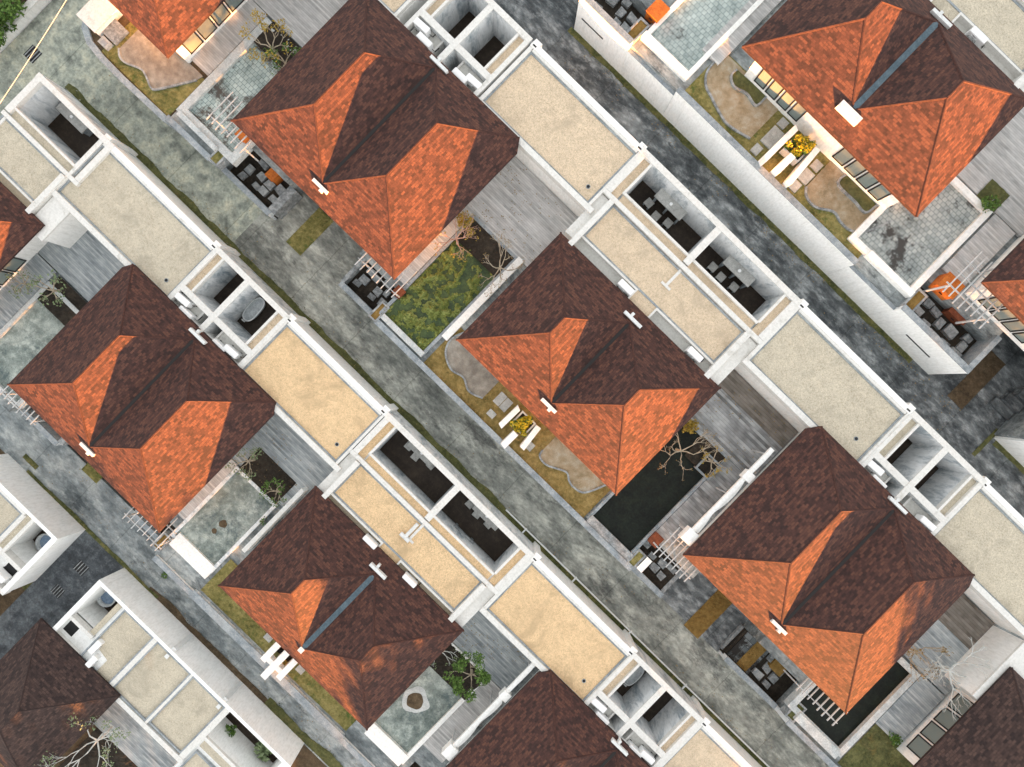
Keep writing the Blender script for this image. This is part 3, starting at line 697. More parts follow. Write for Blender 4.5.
yard_wall(1, 14.42, 17.9, -1.75, 'low grey wall before the court with the rust-red square')
yard_wall(1, 24.15, 29.0, -1.75, 'low wall with rusty foot before the paved court at lower right')
yard_wall(1, 29.02, 33.4, .32, 'grey wall with rusty foot below the narrow black pool')
yard_wall(1, 33.42, 60, .25, 'low wall before the patchy lawn in the lower right corner')
yard_wall(2, -30, -21.1, -1.5, 'grey wall before the slatted dark court near the left edge')
yard_wall(2, -13.4, -9.72, -1.9, 'short wall below the pergola at the foot of the mottled roof')
yard_wall(2, -9.7, -5.98, .3, 'wide pale wall below the grey-green pool at lower left', 'white')
yard_wall(2, -5.96, 9.02, .35, 'blue-grey garden wall crossed by the white slotted gate', w=.5)
yard_wall(2, 9.04, 18, .32, 'pale wall below the pool with a round brown drain patch', 'white')
yard_wall(0, -13.65, -9.35, .45, 'tall white retaining wall with a long slot, top centre', 'white_brightened')
yard_wall(0, -9.33, -5.36, -.35, 'lower white retaining wall below the grey stained trough, top centre', 'white_brightened')
yard_wall(0, -5.34, 10.02, .3, 'longest white retaining wall below the upper right garden', 'white_brightened')
yard_wall(0, 10.04, 13.9, -.35, 'lower white retaining wall below the black stained pool at right', 'white_brightened')
yard_wall(0, 13.92, 19.65, .45, 'white retaining wall with slot and open end by the driveway at right', 'white_brightened')
yard_wall(0, 25.8, 60, .3, 'white retaining wall corner at the right edge beyond the driveway', 'white_brightened')
for u0, u1 in ((-13.2, -11.3), (16.0, 18.1)):
    single('wall_slot', 'dark_metal', MB().box(u0, u1, 19.985, 20.02, 1.9, 2.05), 'long dark drainage slot in the white wall, ' + ('top centre' if u0 < 0 else 'right of the photo'), 'drain', ((u0 + u1) / 2, 20, 1.9))
# curved corner wall, top left
cpts = [(-38.1, 4), (-38.1, -.6), (-37.8, -2.0), (-37.2, -2.9), (-36.3, -3.38), (-35.0, -3.55), (-33.0, -3.6), (-29.0, -3.52)]
single('garden_wall', 'grey_top', MB().wall_path(cpts, .42, -3.4, .2), 'blue-grey garden wall curving round the corner at top left', 'wall', (-34, -3.5, -3.4))
def side_wall(u, v0, v1, z0, z1, m, label, w=.3): return single('side_wall', m, MB().box(u - w / 2, u + w / 2, v0, v1, z0, z1), label, 'wall', (u, (v0 + v1) / 2, z0))
side_wall(-20.45, -3.15, -.9, -3.3, -1.7, 'stone', 'thick rough stone wall beside the upper left driveway', .6)
side_wall(-13.45, -3.15, -.6, -3.3, -1.65, 'stone', 'rough stone wall between the planter driveway and the court left of the algae pool')
side_wall(17.95, -3.15, -.9, -3.3, -2.5, 'stone', 'dark stone edge between the court with the rust-red square and the lower driveway')
side_wall(24.05, -3.15, -.9, -3.3, -2.9, 'stone', 'stone edge of the paved court right of the lower driveway')
side_wall(19.5, 20.4, 23, 0, 4.0, 'grey_top', 'open grey end wall of the raised court by the right driveway', .35)
side_wall(-20.95, -26.6, -24.3, -6.5, -4.7, 'stone', 'stone side wall of the slatted dark court at left', .45)
side_wall(-13.45, -26.6, -24.3, -6.5, -5.2, 'stone', 'stone edge beside the small pergola at lower left')
side_wall(-5.36, -1.0, 6.4, 0, .42, 'white', 'narrow white wall between the algae pool and the central roof', .46)
side_wall(-5.3, -21.6, -15.6, -3.25, -1.9, 'white', 'weathered white wall between the grey-green pool and the darkest roof', .3)
side_wall(-13.4, 20.2, 23.5, 3.4, 4.0, 'grey_top', 'grey wall end of the court at the top edge', .35)

# gardens
def garden(m, u0, u1, v0, v1, z, label): return grass(m, u0, u1, v0, v1, z, label)
garden('grass_dry', -5.25, 9.75, -3.15, .3, 0, 'dry golden lawn before the villa with yellow flowers')
garden('grass_mix', -5.0, 9.95, 20.2, 24.0, 3.62, 'patchy green and straw lawn behind the long white wall')
garden('grass_mix', -5.7, 8.9, -26.3, -23.2, -3.25, 'olive and straw lawn beside the white slotted gate')
garden('grass_mix', -35.4, -29.1, -3.3, .2, 0, 'patchy yellow lawn inside the curved corner wall at top left')
garden('grass_green', 33.5, 37.5, -3.0, .8, 0, 'bright green lawn in the lower right corner')
for (u0, u1, v0, v1, z, m, lb) in ((-38, 9, -7.2, -6.55, -3.246, 'grass_green', 'green verge along the white wall by the middle road'),
        (9, 40, -7.2, -6.7, -3.246, 'grass_strip', 'thin green verge along the white wall near the bottom'),
        (-13.9, 18.2, 19.45, 20.0, .002, 'grass_strip', 'brown green verge below the tall white walls'),
        (-9, 3.5, -30.9, -30.25, -6.49, 'soil', 'brown verge below the white bottom left annex'),
        (3.5, 20, -30.9, -29.9, -6.49, 'grass_green', 'green verge at the bottom edge beside the lower road'),
        (-16.4, -15.7, -37.5, -30.6, -6.49, 'grass_strip', 'low straggly hedge at the foot of the left edge annex'),
        (-22, -8, -30.95, -30.5, -6.48, 'grass_strip', 'weedy verge at the corner of the lower lanes'),
        (25.45, 25.75, 18.2, 20.6, .005, 'grass_green', 'narrow green line between concrete slabs at right'),
        (26, 40, 19.5, 20.0, .005, 'grass_green', 'green verge below the white wall at the right edge')):
    grass(m, u0, u1, v0, v1, z, lb, 'grass verge')
# planted strips in the middle of the drives
for (u0, u1, v0, v1, z, m, lb) in ((-18.8, -17.35, -4.05, -.6, -3.24, 'grass_mix', 'grassy planting bed in the driveway at upper left centre'),
        (21.0, 22.42, -3.85, -.2, -3.24, 'soil_gold', 'golden grass bed in the driveway at lower right'),
        (25.2, 26.1, -3.1, -.9, -2.42, 'soil_gold', 'brown planting bed in the court beside the lower right driveway'),
        (21.55, 22.9, 19.85, 24.1, .01, 'soil', 'brown earth bed in the driveway at right'),
        (-19.1, -17.5, -27.8, -26.6, -6.49, 'grass_mix', 'small mossy bed beside the concrete slab under the mottled roof'),
        (-23, -21.6, -30.3, -29.9, -6.49, 'grass_strip', 'weedy gap beside the pale annex at left')):
    grass(m, u0, u1, v0, v1, z, lb, 'planting bed')
def kerb(pts, z, label, m='stone', w=.13):
    # smooth the hand laid line
    P = [Vector((p[0], p[1], 0)) for p in pts]; out = []
    for i in range(len(P) - 1):
        p0, p1, p2, p3 = P[max(i - 1, 0)], P[i], P[i + 1], P[min(i + 2, len(P) - 1)]
        for k in range(6):
            t = k / 6; q = .5 * ((2 * p1) + (p2 - p0) * t + (2 * p0 - 5 * p1 + 4 * p2 - p3) * t * t + (3 * p1 - p0 - 3 * p2 + p3) * t ** 3); out.append((q.x, q.y))
    out.append((P[-1].x, P[-1].y))
    single('garden_kerb', m, MB().wall_path(out, w, z - .1, z + .16), label, 'kerb', (out[0][0], out[0][1], z)); return out
def bed(pts, extra, z, m, name='garden_path'):
    structure(name, m, MB().prism(list(pts) + extra, z - .1, z + .085))
k = kerb([(4.6, -1.76), (4.75, -2.2), (5.5, -2.29), (6.74, -1.72), (7.3, -2.0), (7.85, -2.1), (8.63, -1.81), (9.3, -.39)], 0, 'wavy pale kerb in the dry lawn right of the flower planter'); bed(k, [(9.3, .3), (4.6, .3)], 0, 'bed_tan')
k = kerb([(-4.7, .2), (-5.01, -.72), (-4.63, -1.64), (-3.6, -2.17), (-2.62, -1.99), (-1.71, -2.39), (-.73, -2.08)], 0, 'wavy grey kerb in the dry lawn left of the flower planter'); bed(k, [(-.73, .3), (-4.6, .3)], 0, 'bed_grey')
k = kerb([(-4.9, 23.6), (-4.85, 22.34), (-4.3, 21.6), (-3.49, 21.3), (-2.6, 21.0), (-1.58, 20.8), (-.02, 21.14)], 3.62, 'long curving kerb of the left garden behind the long white wall'); bed(k, [(-.02, 23.9), (-4.8, 23.9)], 3.62, 'bed_tan')
k2 = kerb([(-3.58, 23.6), (-3.58, 23.1), (-2.99, 22.73), (-2.1, 22.95), (-1.19, 22.83), (-1.12, 23.73)], 3.68, 'short inner kerb round a grass island, upper left garden'); structure('lawn', 'grass_green', MB().prism(k2, 3.5, 3.8))
k = kerb([(4.54, 21.44), (5.0, 21.0), (5.85, 20.94), (6.82, 21.5), (7.6, 21.35), (8.37, 21.4), (9.1, 21.98), (9.78, 23.6)], 3.62, 'long curving kerb of the right garden behind the long white wall'); bed(k, [(9.7, 23.9), (4.5, 23.9)], 3.62, 'bed_tan')
k2 = kerb([(5.83, 23.8), (5.7, 23.2), (6.0, 22.85), (7.31, 22.84), (8.27, 22.82), (8.46, 23.72)], 3.68, 'short inner kerb round a grass island, upper right garden'); structure('lawn', 'grass_green', MB().prism(k2, 3.5, 3.8))
k = kerb([(-34.63, -2.28), (-34.2, -2.65), (-33.64, -2.68), (-32.6, -2.26), (-31.9, -2.4), (-31.26, -2.67), (-30.83, -2.41), (-29.41, -.18)], 0, 'pale wavy kerb in the lawn at top left'); bed(k, [(-29.3, .3), (-34.6, .3)], 0, 'bed_grey')
def paver(u0, u1, v0, v1, z, label, m='paver'): single('paving_slab', m, MB().box(u0, u1, v0, v1, z - .1, z + .12), label, 'paving slab', ((u0 + u1) / 2, (v0 + v1) / 2, z), 'paving slabs in the gardens')
paver(-.12, .42, -1.75, -.86, .0, 'left half of the square slab pair left of the flower planter'); paver(.46, .98, -1.76, -.87, 0, 'right half of the square slab pair left of the flower planter')
paver(.15, .72, -2.65, -2.2, 0, 'small pale slab between the garden wall and the slab pair'); paver(3.5, 4.05, -2.45, -1.9, 0, 'small slab just right of the yellow flower planter')
for u0, u1, v0, v1, lb in ((.47, 1.0, 20.62, 21.25, 'lowest of the three slabs left of the white fins at upper right'), (.5, 1.5, 21.5, 22.8, 'large middle slab left of the white fins at upper right'), (.5, 1.05, 22.95, 23.5, 'uppermost of the three slabs left of the white fins'),
        (3.7, 4.3, 20.65, 21.3, 'lowest of the three slabs right of the white fins'), (3.75, 4.45, 21.45, 22.3, 'large middle slab right of the white fins at upper right'), (3.8, 4.4, 22.5, 23.1, 'uppermost of the three slabs right of the white fins')): paver(u0, u1, v0, v1, 3.66, lb)
paver(-.1, .5, -25.55, -24.9, -3.22, 'small white slab left of the slotted gate'); paver(3.15, 3.75, -25.6, -24.9, -3.22, 'small white slab right of the slotted gate')
paver(-36.3, -34.9, -2.3, -1.05, .15, 'large grey patio slab beside the white pillar at top left', 'stone')
t = Thing('drain_cover', 'small square pale drain cover beside the patio slab at top left', 'drain', (-35.45, -2.6, 0)); t.part('frame', 'paver', MB().box(-35.85, -35.05, -2.95, -2.4, 0, .3)); t.part('grate', 'grille', MB().box(-35.65, -35.25, -2.82, -2.55, .3, .33))
t = Thing('gate_pillar', 'big white block of the gate at top left', 'gate', (-37, -1.7, -3)); t.part('wall', 'white', MB().box(-37.7, -36.1, -2.6, .6, -3.2, .65)); t.part('cap', 'white_top', MB().box(-37.75, -36.05, -2.65, .62, .65, .75))

# ------------------------------------------------------------------ entrance gates
def leafball(mb, c, r, n, size, flat=.8):
    for _ in range(n):
        d_ = Vector((random.gauss(0, 1), random.gauss(0, 1), random.gauss(0, 1))).normalized() * r * random.uniform(.35, 1) ** .6
        p = Vector(c) + Vector((d_.x, d_.y, d_.z * flat)); a = Vector((random.gauss(0, 1), random.gauss(0, 1), random.gauss(0, .6))).normalized(); b = a.cross(Vector((random.gauss(0, 1), random.gauss(0, 1), random.gauss(0, 1)))).normalized(); s_ = size * random.uniform(.5, 1.2)
        mb.quad(p - a * s_, p + b * s_ * .5, p + a * s_, p - b * s_ * .5)
def gate(u, v, Z, label, flowers, long=False):
    t = Thing('entrance_gate', label, 'gate', (u, v, Z), 'white finned entrance gates')
    X = lambda mb: MB_shift(mb, (u, v, Z))
    if flowers is not None or long:
        t.part('fin', 'white', X(MB().prism([(-1.2, -.4 if not long else -1.3), (-.85, -.5 if not long else -1.5), (-.8, 1.2), (-1.15, 1.35)], 0, 1.35)))
        t.part('fin', 'white', X(MB().prism([(-.2, -1.25), (.22, -1.3), (.24, -.05), (-.18, -.05)], 0, 1.3)))
        t.part('fin', 'white', X(MB().prism([(.85, -.5 if not long else -1.2), (1.2, -.5 if not long else -1.3), (1.0, 1.3), (.62, 1.25)], 0, 1.3)))
    b = MB(); ring(b, -.65, .58, .1, 1.3, .1, 0, .75); t.part('planter_box', 'white', X(b)); t.part('soil', 'mulch', X(MB().box(-.55, .48, .2, 1.2, 0, .62)))
    return t
def flowers(u, v, z, label):
    t = Thing('flower_bush', label, 'plant', (u, v, z))
    a = MB(); b = MB(); s_ = MB()
    for i in range(14):
        c = (u + random.uniform(-.55, .55), v + random.uniform(-.55, .55), z + random.uniform(.2, .55))
        s_.tube([(u, v, z - .05), c], .02, 4, .01); leafball(a, c, .26, 70, .09); leafball(b, (c[0], c[1], c[2] + .15), .24, 60, .075)
    t.part('stem', 'bark_grey', s_); t.part('foliage', 'leaf', a); t.part('blossom', 'flower', b)
gate(2.42, -2.1, 0, 'white finned gate round the yellow flower planter at the centre', True)
flowers(2.38, -1.4, .62, 'bush of yellow flowers in the white planter at the centre')
gate(2.5, 21.7, 3.62, 'white gate of long fins at upper right with yellow flowers between', True, True)
flowers(2.45, 22.4, 4.3, 'bush of yellow flowers between the long white fins at upper right')
t = Thing('entrance_gate', 'white slotted gate with three bars before the darkest red roof', 'gate', (1.9, -25.3, -3.25), 'white finned entrance gates')
X = lambda mb: MB_shift(mb, (1.85, -25.4, -3.25))
for a, b, v0, v1 in ((-1.05, -.6, -.6, 1.3), (-.22, .25, -1.45, 1.3), (.62, 1.05, -.75, 1.2)): t.part('fin', 'white', X(MB().box(a, b, v0, v1, 0, 1.6)))
t.part('crossbar', 'white', X(MB().box(-.6, .62, -.5, -.15, .9, 1.5))); t.part('planter_bed', 'mulch', X(MB().box(-.6, .62, -.1, 1.2, 0, .3)))

# ------------------------------------------------------------------ pools and timber decks
def pool(u0, u1, v0, v1, Z, label, wm, rim='pool_wall', wz=.1, w=.28, top=.38, extra=None):
    t = Thing('pool', label, 'pool', ((u0 + u1) / 2, (v0 + v1) / 2, Z))
    rg = MB(); ring(rg, u0, u1, v0, v1, w, Z - .3, Z + top); t.part('rim', rim, rg)
    t.part('water' if 'water' in wm else 'basin', wm, MB().box(u0 + w, u1 - w, v0 + w, v1 - w, Z - .3, Z + wz))
    return t
pool(-28.85, -23.6, -2.55, 6.1, 0, 'drained pale tiled pool with a brown silt patch at upper left', 'pool_tile_b', w=.55)
p = pool(-9.7, -5.55, -2.85, 6.3, 0, 'pool covered in bright green algae beside the big orange roof', 'water_green', 'grey_top', w=.22, top=.3)
al = MB(); n1, n2 = 74, 160; idx = {}
for j in range(n2 + 1):
    for i in range(n1 + 1):
        x, y = -9.45 + 3.65 * i / n1, -2.6 + 8.6 * j / n2
        h = noise.fractal(Vector((x * 1.7, y * 1.7, 1.7)), .62, 2.2, 7) + .16 - max(0, (y - 1.6)) * .16 - .2 * math.exp(-((x + 8.2) ** 2 + (y + 1.0) ** 2) / .6)
        idx[i, j] = (len(al.v), h); al.v.append((x, y, .105 + max(0, h) * .4 + random.uniform(0, .02)))
for j in range(n2):
    for i in range(n1):
        q = [idx[a] for a in ((i, j), (i + 1, j), (i + 1, j + 1), (i, j + 1))]
        if sum(h for _, h in q) / 4 > 0: al.f.append(tuple(k_ for k_, _ in q))
p.part('algae', 'algae', al)
pool(9.86, 13.78, -2.95, 6.5, 0, 'black water pool right of the central orange roof', 'water_black', 'grey_top', w=.2, top=.3)
pool(28.2, 33.15, -2.6, 5.1, 0, 'narrow black water pool under the lower right roof', 'water_black', 'pool_wall', w=.42, top=.4)
pool(-10.0, -5.95, -24.9, -18.0, -3.25, 'grey-green silted pool with two dark spots at lower left', 'pool_teal', 'white_old', w=.24, top=.3)
pool(8.0, 13.45, -25.0, -16.3, -3.25, 'pale pool with a round brown stain beside the darkest red roof', 'pool_teal', 'white', w=.3, top=.35)
pool(-28.9, -24.1, -26.0, -17.9, -3.25, 'drained grey-green pool at the left edge', 'pool_teal', 'pool_wall', w=.3)
pool(-9.2, -5.35, 20.9, 29, 3.62, 'dry pale tiled pool with black specks, top centre', 'pool_tile', 'white', w=.3, top=.3)
pool(8.6, 13.85, 20.9, 28.2, 3.62, 'dry pale pool with black stains at right', 'pool_tile_c', 'white', w=.4, top=.35)
def dirt(c, r, z, label, m='mulch', seed=0):
    pts = [(c[0] + math.cos(a) * r * (1 + .35 * noise.noise(Vector((math.cos(a), math.sin(a), seed)))), c[1] + math.sin(a) * r * (1 + .35 * noise.noise(Vector((math.cos(a), math.sin(a), seed + 5))))) for a in [i * math.pi / 14 for i in range(28)]]
    single('stain_patch', m, MB().prism(pts, z - .02, z + .006), label, 'dirt', (c[0], c[1], z))
dirt((10.95, -21.2), 1.0, -3.146, 'pale ring of silt round the brown drain patch', 'pool_wall', 2); dirt((10.95, -21.2), .62, -3.14, 'round brown silt patch in the pale pool under the darkest roof', 'soil', 3)
dirt(at(223, 524, -3.1), .3, -3.145, 'larger dark spot in the grey-green pool', 'soil', 4); dirt(at(214, 531, -3.1), .2, -3.145, 'smaller dark spot in the grey-green pool', 'soil', 6)

def deck(u0, u1, v0, v1, Z, label, m, th=.22):
    single('timber_deck', m, MB().box(u0, u1, v0, v1, Z - .1, Z + th), label, 'deck', ((u0 + u1) / 2, (v0 + v1) / 2, Z), 'timber decks')
deck(-30.9, -29.0, .55, 6.25, 0, 'narrow grey deck beside the drained tiled pool at upper left', 'deck'); deck(-30.5, -21.5, 6.3, 10.98, 0, 'pale timber deck at the top edge behind the leafy bush', 'deck')
deck(-11.0, -9.75, -.3, 6.3, 0, 'narrow pale deck between the orange eave and the algae pool', 'deck', .3); deck(-11.0, -4.3, 6.32, 11.05, 0, 'wide pale timber deck above the algae pool', 'deck')
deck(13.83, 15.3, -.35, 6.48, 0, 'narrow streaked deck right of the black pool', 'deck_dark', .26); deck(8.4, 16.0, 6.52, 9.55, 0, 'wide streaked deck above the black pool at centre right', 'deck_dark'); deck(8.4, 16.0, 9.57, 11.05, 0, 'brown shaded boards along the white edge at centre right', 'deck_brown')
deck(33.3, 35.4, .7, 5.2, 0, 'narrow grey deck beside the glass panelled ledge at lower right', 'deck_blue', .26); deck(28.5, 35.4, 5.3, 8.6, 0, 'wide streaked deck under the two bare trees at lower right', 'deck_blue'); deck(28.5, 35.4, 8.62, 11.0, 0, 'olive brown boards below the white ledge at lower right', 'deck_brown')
deck(-11.2, -10.02, -23.4, -17.9, -3.25, 'narrow pale deck beside the grey-green pool at lower left', 'deck', .3); deck(-11.2, -4.3, -17.85, -12.45, -3.25, 'wide blue-grey deck right of the mottled roof', 'deck_blue')
deck(-31.0, -29.0, -25, -17.1, -3.25, 'narrow blue-grey deck at the left edge', 'deck_blue', .26); deck(-31.0, -22.5, -17.0, -12.45, -3.25, 'wide blue-grey deck beside the left edge roof', 'deck_blue')
deck(13.5, 15.4, -23.0, -16.3, -3.25, 'narrow grey deck right of the pool with the brown stain', 'deck', .26); deck(8.3, 15.4, -16.25, -12.4, -3.25, 'wide grey deck behind the leafy tree at bottom centre', 'deck_blue')
deck(14.05, 15.8, 23.6, 28.3, 3.62, 'narrow grey deck beside the dry stained pool at right', 'deck', .26); deck(9.4, 16.2, 28.4, 34.4, 3.62, 'wide silvery deck right of the upper right roof', 'deck')
deck(-5.6, 2.0, -41, -36.45, -6.5, 'dark wet deck beside the bottom left roof', 'deck_blue')
deck(-6.0, -4.6, 23, 33, 3.62, 'grey slab path left of the upper right roof', 'deck')
# planting beds at the ends of the pools
def plantbed(u0, u1, v0, v1, Z, label, m='mulch'):
    single('planting_bed', m, rough_sheet(u0, u1, v0, v1, Z, .05, .14), label, 'planting bed', ((u0 + u1) / 2, (v0 + v1) / 2, Z))
plantbed(-9.5, -5.75, 4.3, 6.1, .33, 'dark planting bed at the upper end of the algae pool'); plantbed(11.6, 13.7, 4.6, 6.4, .33, 'dark planting bed in the corner of the black pool')
plantbed(-9.8, -6.1, -18.0, -15.9, -2.98, 'dark leafy bed at the upper end of the grey-green pool'); plantbed(9.6, 13.4, -18.6, -16.4, -2.88, 'dark leafy bed at the upper end of the pale stained pool')
plantbed(-28.6, -24.0, -19.4, -17.1, -2.93, 'dark bed with spiky plant at the left edge'); plantbed(-28.3, -24, 4.3, 6.2, .4, 'dark bed under the leafy bush at upper left')
plantbed(12.4, 13.9, 28.25, 29.7, 3.93, 'small green bed in the corner of the silvery deck', 'grass_green'); plantbed(-4.4, 3, -46, -41.1, -6.4, 'dark garden ground in the bottom left corner')
single('tree_planter', 'grey_top', MB().box(12.65, 13.9, 4.5, 4.62, .1, .5).box(12.65, 13.9, 5.7, 5.82, .1, .5).box(12.65, 12.77, 4.62, 5.7, .1, .5).box(13.78, 13.9, 4.62, 5.7, .1, .5), 'small square planter frame round the yellowish twigs by the black pool', 'planter', (13.3, 5.1, 0))

# white edge walls with small blocks on the north west side of the larger villas
def edge_wall(u, v0, v1, z, label):
    t = Thing('edge_wall', label, 'wall', (u, (v0 + v1) / 2, z - 3))
    t.part('wall', 'white', MB().box(u - .14, u + .14, v0, v1, z - .22, z))
    for k_ in range(3): t.part('post', 'old_metal', MB().box(u - .02, u + .06, v0 + .3 + k_ * (v1 - v0 - .8) / 2, v0 + .38 + k_ * (v1 - v0 - .8) / 2, z - 2.8, z - .22))
    t.part('end_block', 'white', MB().box(u - .32, u + .42, v0 - .25, v0 + .65, z - .6, z + .14)); t.part('end_block', 'white', MB().box(u - .22, u + .4, v0 + 5.2, v0 + 5.8, z - .5, z + .1))
    mb = MB(); n = 40
    for i in range(n):
        a, b = v0 + .7 + (v1 - v0 - 1) * i / n, v0 + .7 + (v1 - v0 - 1) * (i + 1) / n
        q = lambda y: u + .14 + .2 * abs(math.sin(y * 1.05)) * (1 if y < v0 + 5.1 else .3)
        mb.prism([(u + .1, a), (q(a), a), (q(b), b), (u + .1, b)], z - .5, z - .06)
    t.part('scalloped_edge', 'white', mb)
edge_wall(14.65, .7, 8.5, 3.0, 'long white scalloped edge wall left of the lower right roof'); edge_wall(14.35, -21.0, -12.6, -.3, 'long white edge wall along the dark roof at the bottom edge'); edge_wall(16.0, 24.9, 32, 6.5, 'white edge wall along the roof at the right edge')
# white end rooms
for (u0, u1, v0, v1, Z, lb) in ((-30.9, -29.5, -15.2, -12.5, -3.25, 'white flat end room right of the left edge roof'), (34.4, 36.2, 6.2, 10.9, 0, 'cream flat ledge room beside the lower right corner roof'), (8.55, 8.95, 8.6, 11.0, 0, 'white end wall right of the central roof')):
    t = Thing('end_room', lb, 'annex', ((u0 + u1) / 2, (v0 + v1) / 2, Z)); t.part('wall', 'white', MB().box(u0, u1, v0, v1, Z, Z + 3.0)); t.part('flat_roof', 'white_top', MB().box(u0 - .06, u1 + .06, v0 - .06, v1 + .06, Z + 3.0, Z + 3.16))

# ------------------------------------------------------------------ pergolas
def pergola(u0, u1, v0, v1, z, n, bars, label, ground, m='old_metal'):
    t = Thing('pergola', label, 'pergola', ((u0 + u1) / 2, (v0 + v1) / 2, ground), 'slatted pergolas under the eaves')
    for i in range(n):
        u = u0 + (u1 - u0) * i / (n - 1); j = random.uniform(-.12, .12)
        t.part('slat', m, MB().box(u - .025, u + .025, v0 + j, v1, z, z + .1))
    for v in bars: t.part('beam', m, MB().box(u0 - .2, u1 + .2, v - .025, v + .025, z - .1, z - .01))
    for u in (u0 + .1, u1 - .1): t.part('post', m, MB().box(u - .05, u + .05, bars[0] - .045, bars[0] + .045, ground, z - .12))
pergola(-25.6, -22.6, -1.55, .9, 2.6, 8, (-1.2, .3), 'white slatted pergola over orange sunlit patches at upper left', 0)
pergola(-12.4, -9.3, -1.5, .9, 2.6, 8, (-1.1, -.1), 'white slatted pergola beside the algae pool', 0)
pergola(14.0, 16.6, -1.45, .9, 2.6, 8, (-1.0, .2), 'white slatted pergola beside the rust-red square', 0)
pergola(26.5, 29.7, -1.35, .9, 2.6, 8, (-1.05, -.1), 'white slatted pergola at the foot of the lower right roof', 0)
pergola(-24.5, -21.6, -24.95, -22.5, -.65, 8, (-24.75, -23.5), 'pale slatted pergola over steps near the left edge', -3.25)
pergola(-12.6, -9.5, -25.1, -22.5, -.65, 8, (-24.85, -23.4), 'pale slatted pergola at the bottom tip of the mottled roof', -3.25)
pergola(14.2, 17.2, 21.3, 24.5, 6.3, 8, (21.9, 22.8, 23.6), 'large skeletal pergola with crossed bars at the right edge', 3.62)

# boxes tinted orange and rust in place of sunlit wall patches, and small boxes
def tinted_box(u0, u1, v0, v1, Z, h, label, m):
    t = Thing('tinted_box', label, 'tinted_box', ((u0 + u1) / 2, (v0 + v1) / 2, Z))
    t.part('body', m, MB().box(u0, u1, v0, v1, Z, Z + h)); t.part('lid', m, MB().box(u0 - .05, u1 + .05, v0 - .05, v1 + .05, Z + h, Z + h + .06)); t.part('handle', 'dark_metal', MB().box((u0 + u1) / 2 - .12, (u0 + u1) / 2 + .12, v0 - .1, v0 - .06, Z + h * .6, Z + h * .66))
tinted_box(13.75, 14.4, -1.15, -.4, .15, .5, 'rust-red sunlit square beside the black pool', 'rust')
tinted_box(-24.6, -23.9, -.95, -.3, 0, .8, 'bright orange sunlit patch under the upper left pergola', 'orange'); tinted_box(-22.3, -21.7, -1.55, -.95, -2.5, 1.2, 'orange sunlit patch beside the stone steps at upper left', 'orange')
tinted_box(14.3, 15.5, 22.3, 23.3, 3.62, 1.0, 'large bright orange sunlit patch under the skeletal pergola', 'orange'); tinted_box(16.4, 17.6, 22.3, 22.9, 2.52, .8, 'rust-red low sunlit patch under the skeletal pergola', 'rust')
u, v = at(658, 10, 4.2); tinted_box(u - .45, u + .45, v - .5, v + .5, 3.4, .8, 'orange sunlit patch cut off by the top edge', 'orange')
tinted_box(26.8, 27.7, -1.6, -.95, -2.5, .6, 'yellow-brown box beside the pergola at lower right', 'soil_gold'); tinted_box(-9.95, -9.35, -1.2, -.6, .1, .4, 'dull red sunlit patch behind the pergola by the algae pool', 'rust')
# small grass boxes set in the court corners
for (u0, u1, v0, v1, Z, lb, m) in ((-24.95, -24.4, -3.3, -2.2, 0, 'small mossy planter in the upper left court', 'grass_mix'), (-9.95, -9.5, -3.35, -2.2, 0, 'small golden planter in the court by the algae pool', 'soil_gold'), (13.92, 14.36, -3.1, -2.1, 0, 'small mossy planter in the court by the black pool', 'grass_mix'),
        (28.65, 29.2, -3.05, -1.95, 0, 'small green planter in the paved court at lower right', 'grass_green'), (13.95, 14.5, 20.4, 21.6, 3.62, 'small yellow planter in the raised court at right', 'soil_gold'), (-9.95, -9.4, 20.4, 21.6, 3.62, 'small yellow planter in the top centre court', 'soil_gold'), (-10.3, -9.8, -26.2, -25.1, -3.25, 'small yellow planter by the lower left pergola', 'soil_gold')):
    t = Thing('planter', lb, 'planter', ((u0 + u1) / 2, (v0 + v1) / 2, Z)); rg = MB(); ring(rg, u0 - .12, u1 + .12, v0 - .12, v1 + .12, .12, Z - .5, Z + .35); t.part('planter_box', 'stone', rg); t.part('soil', m, rough_sheet(u0, u1, v0, v1, Z + .3, .04, .1))
single('stone_bench', 'white', MB().box(14.6, 14.95, -3.0, -2.0, -.2, .35).box(14.55, 15.0, -3.02, -1.98, .35, .43), 'short white stone bench in the court by the black pool', 'bench', (14.8, -2.5, -.2))
# pool side troughs: low pale walls
for (u0, u1, v0, v1, z0, z1, m, lb) in ((-28.5, -25.0, -2.75, -2.4, -1, .6, 'pool_wall', 'pale trough wall below the drained tiled pool at upper left'), (-9.35, -5.6, -2.98, -2.6, -1, .5, 'pool_wall', 'pale trough wall below the algae pool'), (9.95, 13.75, -3.1, -2.55, -1, .5, 'stone', 'stone trough wall below the square black pool'),
        (29.05, 32.8, -2.9, -2.3, -1, .6, 'pool_wall', 'pale stone wall below the narrow black pool'), (-9.6, -6.0, -25.4, -24.3, -5, .05 - 3.0, 'white', 'broad white slab wall below the grey-green pool'), (9.9, 13.3, -25.3, -24.3, -5, -2.85, 'white', 'broad white slab wall below the pale stained pool'),
        (-9.2, -5.4, 20.85, 21.25, 2, 4.15, 'white', 'white inner wall below the dry tiled pool, top centre'), (10.1, 13.8, 20.85, 21.25, 2, 4.15, 'white', 'white inner wall below the dry pool at right')):
    single('trough_wall', m, MB().box(u0, u1, v0, v1, z0, z1), lb, 'wall', ((u0 + u1) / 2, (v0 + v1) / 2, z0), 'trough walls below the pools')
for (a, b, r) in ((-9.33, -5.36, 0), (10.04, 13.9, 0)): structure('trough_floor', 'pebble', MB().box(a, b, 20.35, 20.85, 2.4, 3.0))

